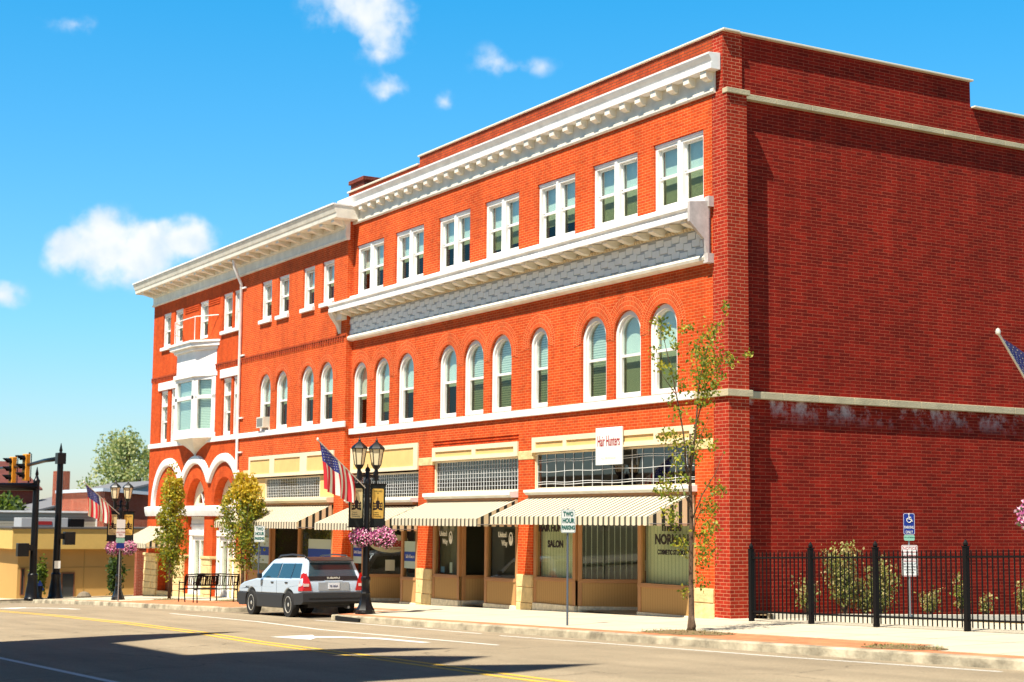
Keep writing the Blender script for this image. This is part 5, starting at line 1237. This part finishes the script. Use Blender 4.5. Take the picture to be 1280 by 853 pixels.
m_ = MB(); m_.lathe([(.10, .54), (.10, .60), (.05, .68), (.03, .74)], (0, 0, 0), 12); m_.tube([(0, -.16, .40), (0, .16, .40)], .05, 8); m_.build('cap', mat('hydrant_blue', (.05, .1, .4), .5), T, smooth=40)

# ================================================================== BACKGROUND BUILDINGS
Y = thing('yellow_shop', 'low yellow single storey shop with a deep plain fascia beyond the side street', 'building')
YM = mat('yellow_stucco', (.50, .29, .09), .85, vary=.08, vscale=.6); YF = mat('yellow_fascia', (.62, .41, .12), .8, vary=.06)
MB().box(-70, -52.4, -1.5, 14, -3, .45).build('wall', YM, Y)
mb = MB(); mb.box(-70, -52.0, -1.9, 14.4, .44, 1.42); mb.build('fascia', YF, Y, bevel=.02)
mb = MB(); mb.box(-70.05, -51.95, -1.95, 14.45, 1.421, 1.5); mb.build('coping', mat('dark_coping', (.10, .09, .08), .7), Y)
mb = MB()
for y in frange(.2, 12, 1.55): mb.box(-52.402, -52.385, y, y + .03, -2.2, .44)
mb.box(-52.403, -52.386, -1.5, 14, -.45, -.42); mb.build('panel_joint', mat('joint_brown', (.36, .23, .07), .9), Y)
for (a, b, z0, z1) in ((.6, 1.25, -2.0, -.68), (-1.35, -1.15, -1.75, -.45)):
    f = MB(); f.prism(rect(a, b, z0, z1), 0, -52.41, -52.36, holes=[rect(a + .05, b - .05, z0 + .05, z1 - .05)]); o = f.build('doorway' if a > 0 else 'window', BROWN_D, Y); g = MB(); g.box(-52.40, -52.38, a + .05, b - .05, z0 + .05, z1 - .05); g.build('pane', MATS['dark_glass'], o)
def house(name, label, x0, x1, y0, y1, zb, ze, zr, wallm, roofm, ridge='x', wins=(), chim=None):
    H = thing(name, label, 'building'); w_ = MB()
    if ridge == 'x': w_.prism([(y0, zb), (y1, zb), (y1, ze), ((y0 + y1) / 2, zr), (y0, ze)], 0, x0, x1)
    else: w_.prism([(x0, zb), (x1, zb), (x1, ze), ((x0 + x1) / 2, zr), (x0, ze)], 1, y0, y1)
    w_.build('wall', wallm, H); r = MB(); e = .35; t = .12
    if ridge == 'x':
        m = (y0 + y1) / 2; k = (zr - ze) / (m - y0)
        for s, yy in ((-1, y0), (1, y1)): r.prism([(yy + s * e, ze - k * e + .02), (m, zr + .02), (m, zr + .02 + t), (yy + s * e, ze - k * e + .02 + t)], 0, x0 - e, x1 + e)
    else:
        m = (x0 + x1) / 2; k = (zr - ze) / (m - x0)
        for s, xx in ((-1, x0), (1, x1)): r.prism([(xx + s * e, ze - k * e + .02), (m, zr + .02), (m, zr + .02 + t), (xx + s * e, ze - k * e + .02 + t)], 1, y0 - e, y1 + e)
    r.build('roof', roofm, H)
    for (y, z, w2, h2) in wins:
        f = MB(); f.prism(rect(y, y + w2, z, z + h2), 0, x1, x1 + .06, holes=[rect(y + .06, y + w2 - .06, z + .06, z + h2 - .06)]); o = f.build('window', WHITE, H); g = MB(); g.box(x1 + .005, x1 + .015, y + .06, y + w2 - .06, z + .06, z + h2 - .06); g.build('pane', MATS['dark_glass'], o)
    if chim: c = MB(); c.box(*chim); c.build('chimney', BR_BASE, H)
    return H
RR = mat('red_shingle_roof', (.13, .035, .025), .9, vary=.3, vscale=2); GRR = mat('grey_roof', (.16, .16, .17), .9)
house('grey_sided_house', 'pale blue grey sided building with a sloping roof and brick chimney behind the yellow shop', -86, -75, 3.6, 22.5, -3, 2.0, 4.35, mat('blue_grey_siding', (.26, .36, .42), .8, vary=.05), GRR, 'x', (), (-75.6, -74.6, 6.1, 6.9, 2, 4.9))
house('brown_roof_house', 'house with a dark red hipped roof behind the signal poles at the left edge', -100, -84, -7, 7.2, -4, 3.9, 5.9, BR_DARK, RR, 'y', ((-1, 1.4, 1.2, 1.5), (2.5, 1.4, 1.2, 1.5)))
H = thing('beige_clapboard_building', 'beige clapboard building with a flat top rising behind the yellow shop', 'building'); MB().box(-72, -64, -.5, 5.6, -3, 2.25).build('wall', SIDING, H); m_ = MB(); m_.box(-72.1, -63.9, -.6, 5.7, 2.25, 2.35); m_.box(-64.02, -63.9, 5.55, 5.7, 0, 2.25); m_.build('trim', WHITE, H)
H = thing('red_brick_store', 'red brick store with a flat metal edged roof right of the lamp flag', 'building'); m_ = MB(); m_.prism([(5.6, -3), (14, -3), (14, 2.9), (5.6, 3.45)], 0, -72, -62.6); m_.build('wall', BR_BASE, H); m_ = MB(); m_.prism([(5.4, 3.46), (14, 2.91), (14, 3.08), (5.4, 3.64)], 0, -72.3, -62.3); m_.build('roof_edge', mat('metal_edge', (.45, .50, .55), .5), H)
H = thing('red_side_building', 'narrow red brick side building between the yellow shop and the corner block', 'building'); MB().box(-43.7, -43.4, 1.45, 2.3, -2.2, 1.0).build('wall', BR_BASE, H); m_ = MB(); m_.box(-43.8, -43.3, 1.3, 2.4, 1.0, 1.25); m_.build('cap', CREAM, H)
H = thing('rooftop_unit', 'grey rooftop box with a red stripe on the yellow shop roof', 'rooftop unit'); m_ = MB(); m_.box(-56, -54.5, -.9, 1.4, 1.3, 1.95); m_.build('box', mat('unit_grey', (.4, .4, .4), .7), H, bevel=.02); m_ = MB(); m_.box(-54.495, -54.48, -.2, .6, 1.6, 1.78); m_.build('red_stripe', TXT_RED, H); m_ = MB(); m_.box(-55.5, -54.45, 1.5, 2.2, 1.3, 1.9); m_.build('dark_box', BLACK, H)

def crown_tree(name, label, loc, H, rad, n, sz, mats, seed, clear=.35, mix=.5):
    rng = random.Random(seed); T = thing(name, label, 'tree', loc); t = MB(); t.tube([(0, 0, 0), (.1, 0, H * .3), (0, .1, H * .6)], [rad * .09, rad * .07, rad * .03], 8); cl = []
    for i in range(26):
        a = rng.uniform(0, 6.28); ph = rng.uniform(-.5, 1.2); q = rng.uniform(.35, .85); c = Vector((math.cos(a) * math.cos(ph) * rad * q, math.sin(a) * math.cos(ph) * rad * q, H * (clear + 1) / 2 + math.sin(ph) * H * (1 - clear) / 2 * q))
        cl.append((c, rad * rng.uniform(.16, .34))); t.tube([(0, 0, H * .3), c * .6 + Vector((0, 0, H * .15)), c], [rad * .04, rad * .025, rad * .008], 5)
    t.build('trunk', BARK, T); c = MB()
    for i in range(n):
        q, r = rng.choice(cl); v = Vector((rng.gauss(0, 1), rng.gauss(0, 1), rng.gauss(0, .8))); v = v.normalized() * r * rng.random() ** .35 * 1.15; leaf(c, q + v, sz * rng.uniform(.6, 1.4), 0 if rng.random() < mix else 1, rng)
    c.build('crown', mats, T)
crown_tree('tall_tree', 'tall pale yellow green tree rising behind the red brick store', (-95, 17.4, -3), 12.0, 4.1, 7500, .24, [LH, LH2], 3, .30)
crown_tree('dark_tree', 'dark evergreen tree directly left of the corner block behind the red store', (-84, 14.2, -3), 7.4, 1.8, 2600, .3, [LD, LG], 4, .2)
crown_tree('leafy_tree', 'dense green tree above the yellow shop at the left edge', (-78, 3.4, -3), 6.6, 2.6, 5200, .3, [LG, LD], 6, .2)
crown_tree('leafy_tree', 'second dense green tree cut by the left edge of the picture', (-80, -.6, -3), 7.4, 2.6, 4200, .3, [LG, LD], 8, .2)
bush('dark_shrub', 'dark green shrub between the signal pole bases against the yellow shop', (-51.3, -.75, gz(-51, 0)), .5, .5, 1.7, 1600, .16, [LG, LD], 61)
bush('weeping_shrub', 'drooping dark green shrub behind the far street lamp', (-50.8, 2.7, gz(-51, 0)), .55, .42, 1.95, 1900, .16, [LD, LG], 62)
m_ = MB(); m_.lathe([(.3, 0), (.34, .1), (.22, .26), (.05, .32)], (-49.8, 1.0, gz(-51, 1)), 9); tag(m_.build('boulder', mat('grey_rock', (.20, .16, .11), .9, bump=1, bscale=8)), 'grey boulder beside the taller signal pole base', 'boulder')

# ================================================================== CAR
CAR = thing('parked_car', 'silver blue estate car with dark grey bumpers parked at the kerb, seen from behind', 'car', (-11.38, -3.60, rz_(-12.3) + .0), math.pi)
CAR.rotation_euler = (0, R(1.25), math.pi)
SILV = mat('silver_blue_paint', (.56, .67, .80), .30, .5, metal=.15, coat=.8); CLAD = mat('grey_cladding', (.028, .029, .031), .6, .4); CG = mat('car_glass', (.02, .05, .07), .06, .8); RUB = mat('tyre_rubber', (.02, .02, .02), .85); RIM = mat('wheel_rim', (.62, .60, .55), .35, .5, metal=.4)
REDL = mat('tail_light_red', (.50, .01, .01), .25, .6); BLK2 = mat('car_black_trim', (.01, .01, .012), .3, .5)
def arcpts(cx, r, a0, a1, z, n=10): return [(cx + r * math.cos(R(a0 + (a1 - a0) * i / n)), z + r * math.sin(R(a0 + (a1 - a0) * i / n))) for i in range(n + 1)]
RA, FA, WZ, AR = .93, 3.455, .335, .40
h6 = math.degrees(math.asin((.60 - WZ) / AR))
body = [(.05, .60)] + list(reversed(arcpts(RA, AR, h6, 180 - h6, WZ))) + list(reversed(arcpts(FA, AR, h6, 180 - h6, WZ))) + [(4.34, .60), (4.38, .70), (4.30, .80), (4.05, .87), (3.5, .94), (3.12, .98), (2.0, .97), (.6, .99), (.07, 1.0), (.03, .85)]
mb = MB(); mb.prism(body, 1, -.845, .845); mb.build('body', SILV, CAR, bevel=.075)
bmod = CAR.children[0].modifiers['bevel']; bmod.segments = 3
for p in CAR.children[0].data.polygons: p.use_smooth = True
CAR.children[0].data.set_sharp_from_angle(angle=R(60))
cl = [(-.02, .36), (.10, .28), (RA - AR - .02, .27)] + list(reversed(arcpts(RA, AR + .001, 9, 171, WZ))) + [(RA + AR + .02, .24), (FA - AR - .02, .24)] + list(reversed(arcpts(FA, AR + .001, 9, 171, WZ))) + [(FA + AR + .03, .27), (4.40, .30), (4.45, .45), (4.42, .60), (FA + AR - .05, .60)]
cl = [(-.03, .34), (.12, .27), (.52, .27)] + [(RA + (AR + .0) * math.cos(R(a)), WZ + AR * math.sin(R(a))) for a in (170, 155, 142)] + [(.60, .605), (-.03, .605)]
def cladpiece(pts, vy=.865): m = MB(); m.prism(pts, 1, -vy, vy); o = m.build('cladding', CLAD, CAR, bevel=.02); return o
hh = [a for a in (172, 160, 150, 138.5)]
rear = [(-.05, .42), (.06, .36), (RA - AR + .0, .34)] + [(RA + AR * math.cos(R(a)), WZ + AR * math.sin(R(a))) for a in hh] + [(RA + AR * math.cos(R(138.5)), .602), (.0, .66), (-.05, .64)]
cladpiece(rear).name = 'rear_bumper'
mid = [(RA + AR * math.cos(R(a)), WZ + AR * math.sin(R(a))) for a in (41.5, 30, 15, 3)] + [(RA + AR, .24), (FA - AR, .24)] + [(FA + AR * math.cos(R(a)), WZ + AR * math.sin(R(a))) for a in (177, 165, 150, 138.5)]
cladpiece(mid, .86)
front = [(FA + AR * math.cos(R(a)), WZ + AR * math.sin(R(a))) for a in (41.5, 30, 15, 3)] + [(FA + AR, .27), (4.30, .26), (4.43, .34), (4.44, .55), (4.38, .62), (4.0, .605)]
cladpiece(front).name = 'front_bumper'
m_ = MB(); m_.box(.30, 4.3, -.58, .58, .26, .58); m_.build('underbody', BLK2, CAR)
m_ = MB(); m_.tube([(-.02, -.40, .27), (.15, -.40, .27)], .035, 8); m_.build('exhaust', GALV, CAR)
# greenhouse
lv = [(.955, .06, 3.22, .815), (1.40, .25, 2.55, .665), (1.48, .30, 2.42, .62), (1.525, .55, 2.15, .50)]
g = MB(); V = []
for z_, u0, u1, v in lv: V += [(u0, -v, z_), (u1, -v, z_), (u1, v, z_), (u0, v, z_)]
F_ = []
for k in range(3):
    for i in range(4): j = (i + 1) % 4; F_.append((k * 4 + i, k * 4 + j, k * 4 + 4 + j, k * 4 + 4 + i))
F_.append((12, 13, 14, 15)); g.add(V, F_); gh = g.build('cabin', SILV, CAR, bevel=.045, smooth=60); gh.modifiers['bevel'].segments = 3; gh.modifiers['bevel'].angle_limit = R(12)
def side_pt(u, t, sg, off=.006): z_ = .955 + (1.40 - .955) * t; v = .815 + (.665 - .815) * t; return (u, sg * (v + off), z_ + off * .3)
for sg in (1, -1):
    for nm, q in (('rear_quarter_glass', [(.30, .12), (.84, .12), (.84, .93), (.44, .93)]), ('rear_door_glass', [(.90, .10), (1.70, .10), (1.68, .93), (.90, .93)]), ('front_door_glass', [(1.78, .10), (2.82, .10), (2.36, .93), (1.76, .93)])):
        m_ = MB(); P = [side_pt(u, t, sg) for u, t in q]; m_.add(P, [(0, 1, 2, 3)]); m_.build(nm, CG, CAR)
    m_ = MB(); 
    for u in (.87, 1.74): a = side_pt(u - .02, .08, sg, .004); b = side_pt(u + .02, .08, sg, .004); c = side_pt(u + .02, .95, sg, .004); d = side_pt(u - .02, .95, sg, .004); m_.add([a, b, c, d], [(0, 1, 2, 3)])
    m_.build('pillar', BLK2, CAR)
    m_ = MB(); m_.tube([(.45, sg * .58, 1.50), (.55, sg * .58, 1.57), (1.3, sg * .59, 1.60), (2.1, sg * .58, 1.57), (2.25, sg * .58, 1.50)], .02, 6); m_.build('roof_rail', BLK2, CAR, smooth=True)
    m_ = MB(); m_.box(2.62, 2.78, sg * .87 - .10 * (sg < 0), sg * .87 + .10 * (sg > 0), .98, 1.12); m_.build('mirror', BLK2, CAR, bevel=.03)
    for u in (.98, 1.92): m_ = MB(); m_.box(u, u + .17, sg * .845 - .02, sg * .845 + .02, .875, .905); m_.build('door_handle', BLK2, CAR, bevel=.008)
    m_ = MB()
    for u in (1.72, 2.72): m_.box(u - .004, u + .004, sg * .846 - .002, sg * .846 + .002, .60, .95)
    m_.box(1.0, 2.72, sg * .846 - .0015, sg * .846 + .0015, .60, .606); m_.build('door_gap', BLK2, CAR)
    # tail light
    m_ = MB(); s = sg
    P0 = [(-.0, s * .66, .70), (-.0, s * .70, .98), (.06, s * .735, 1.12), (.10, s * .76, 1.12), (.26, s * .862, .74), (.24, s * .862, .70), (.0, s * .86, .70)]
    V = [(.012, s * .60, .69), (.012, s * .862, .69), (.27, s * .862, .69), (.27, s * .862, .74), (.15, s * .835, 1.10), (.085, s * .80, 1.14), (.055, s * .735, 1.13), (.012, s * .64, .90)]
    m_.add(V, [(0, 1, 5, 6, 7), (1, 2, 3, 4, 5)]); m_.add([(.03, s * .60, .69), (.03, s * .86, .69), (.1, s * .78, 1.13), (.07, s * .735, 1.12)], [(0, 1, 2, 3)])
    tl = m_.build('tail_light', REDL, CAR); m_ = MB(); m_.box(.006, .011, min(s * .68, s * .84), max(s * .68, s * .84), .80, .87); m_.box(.268 - .16, .268 - .04, s * .864 - .001, s * .864 + .001, .80, .87); m_.build('clear_lens', mat('clear_lens', (.75, .6, .55), .3), tl)
    m_ = MB(); m_.box(4.30, 4.375, min(s * .5, s * .78), max(s * .5, s * .78), .66, .76); m_.build('headlight', mat('headlamp', (.7, .72, .72), .15, .6), CAR, bevel=.03)
# windscreen, hatch
m_ = MB(); m_.add([(3.16, -.74, .985), (3.16, .74, .985), (2.60, .60, 1.38), (2.60, -.60, 1.38)], [(0, 1, 2, 3)]); w2 = m_.build('windscreen', CG, CAR); w2.location = (.014, 0, .012)
def rp(v, t, off=.01): return (.06 + .19 * t - off, v, .955 + .445 * t)
m_ = MB(); m_.add([rp(-.66, .22), rp(.66, .22), rp(.58, .98), rp(-.58, .98)], [(0, 1, 2, 3)]); rg = m_.build('rear_window', CG, CAR)
m_ = MB(); m_.add([rp(-.70, -.02, .012), rp(.70, -.02, .012), rp(.675, .22, .012), rp(-.675, .22, .012)], [(0, 1, 2, 3)]); gn = m_.build('hatch_garnish', BLK2, CAR)
text('SUBARU', .075, TXT_WHT, gn, (.045, 0, 1.005), rz=R(-90), ext=.002, sx=1.3)
m_ = MB(); m_.prism([(.10, 1.44), (.34, 1.52), (.42, 1.54), (.36, 1.47), (.2, 1.42)], 1, -.60, .60); m_.build('spoiler', BLK2, CAR, bevel=.012)
m_ = MB(); m_.box(.018, .03, -.42, .42, .70, .90); m_.build('plate_recess', mat('recess_silver', (.42, .46, .50), .4, metal=.4), CAR)
m_ = MB(); m_.box(.006, .017, -.155, .155, .735, .885); np_ = m_.build('number_plate', mat('plate_white', (.72, .74, .78), .5), CAR); text('FB 8864', .085, mat('plate_blue', (.02, .03, .12), .6), np_, (.004, 0, .80), rz=R(-90), ext=.001, sx=.8)
m_ = MB(); m_.box(.015, .028, -.25, .25, .905, .945); m_.build('hatch_handle', SILV, CAR, bevel=.006)
m_ = MB(); m_.box(-.058, -.045, -.70, .70, .50, .515); m_.build('bumper_line', BLK2, CAR)
for u in (RA, FA):
    for sg in (1, -1):
        wv = thing_part('wheel', CAR); wv.location = (u, sg * .76, WZ); wv.rotation_euler = (R(90) * -sg, 0, 0)
        m_ = MB(); m_.lathe([(.20, -.10), (.315, -.10), (.335, -.07), (.335, .07), (.318, .10), (.22, .10), (.205, .085)], (0, 0, 0), 28); m_.build('tyre', RUB, wv, smooth=40)
        m_ = MB(); m_.lathe([(.205, .06), (.21, .095), (.195, .098), (.185, .05)], (0, 0, 0), 28); m_.lathe([(.05, .03), (.05, .085), (.03, .09)], (0, 0, 0), 12)
        for k in range(6):
            a = math.pi / 3 * k; d = Vector((math.cos(a), math.sin(a), 0)); n_ = Vector((-d.y, d.x, 0)); m_.obox(d * .118 + Vector((0, 0, .07)), d * .078, n_ * .034, (0, 0, .014))
        m_.build('rim', RIM, wv, smooth=40)
        m_ = MB(); m_.lathe([(.19, .0), (.19, .045), (.02, .046)], (0, 0, 0), 20); m_.build('brake_disc', BLK2, wv)
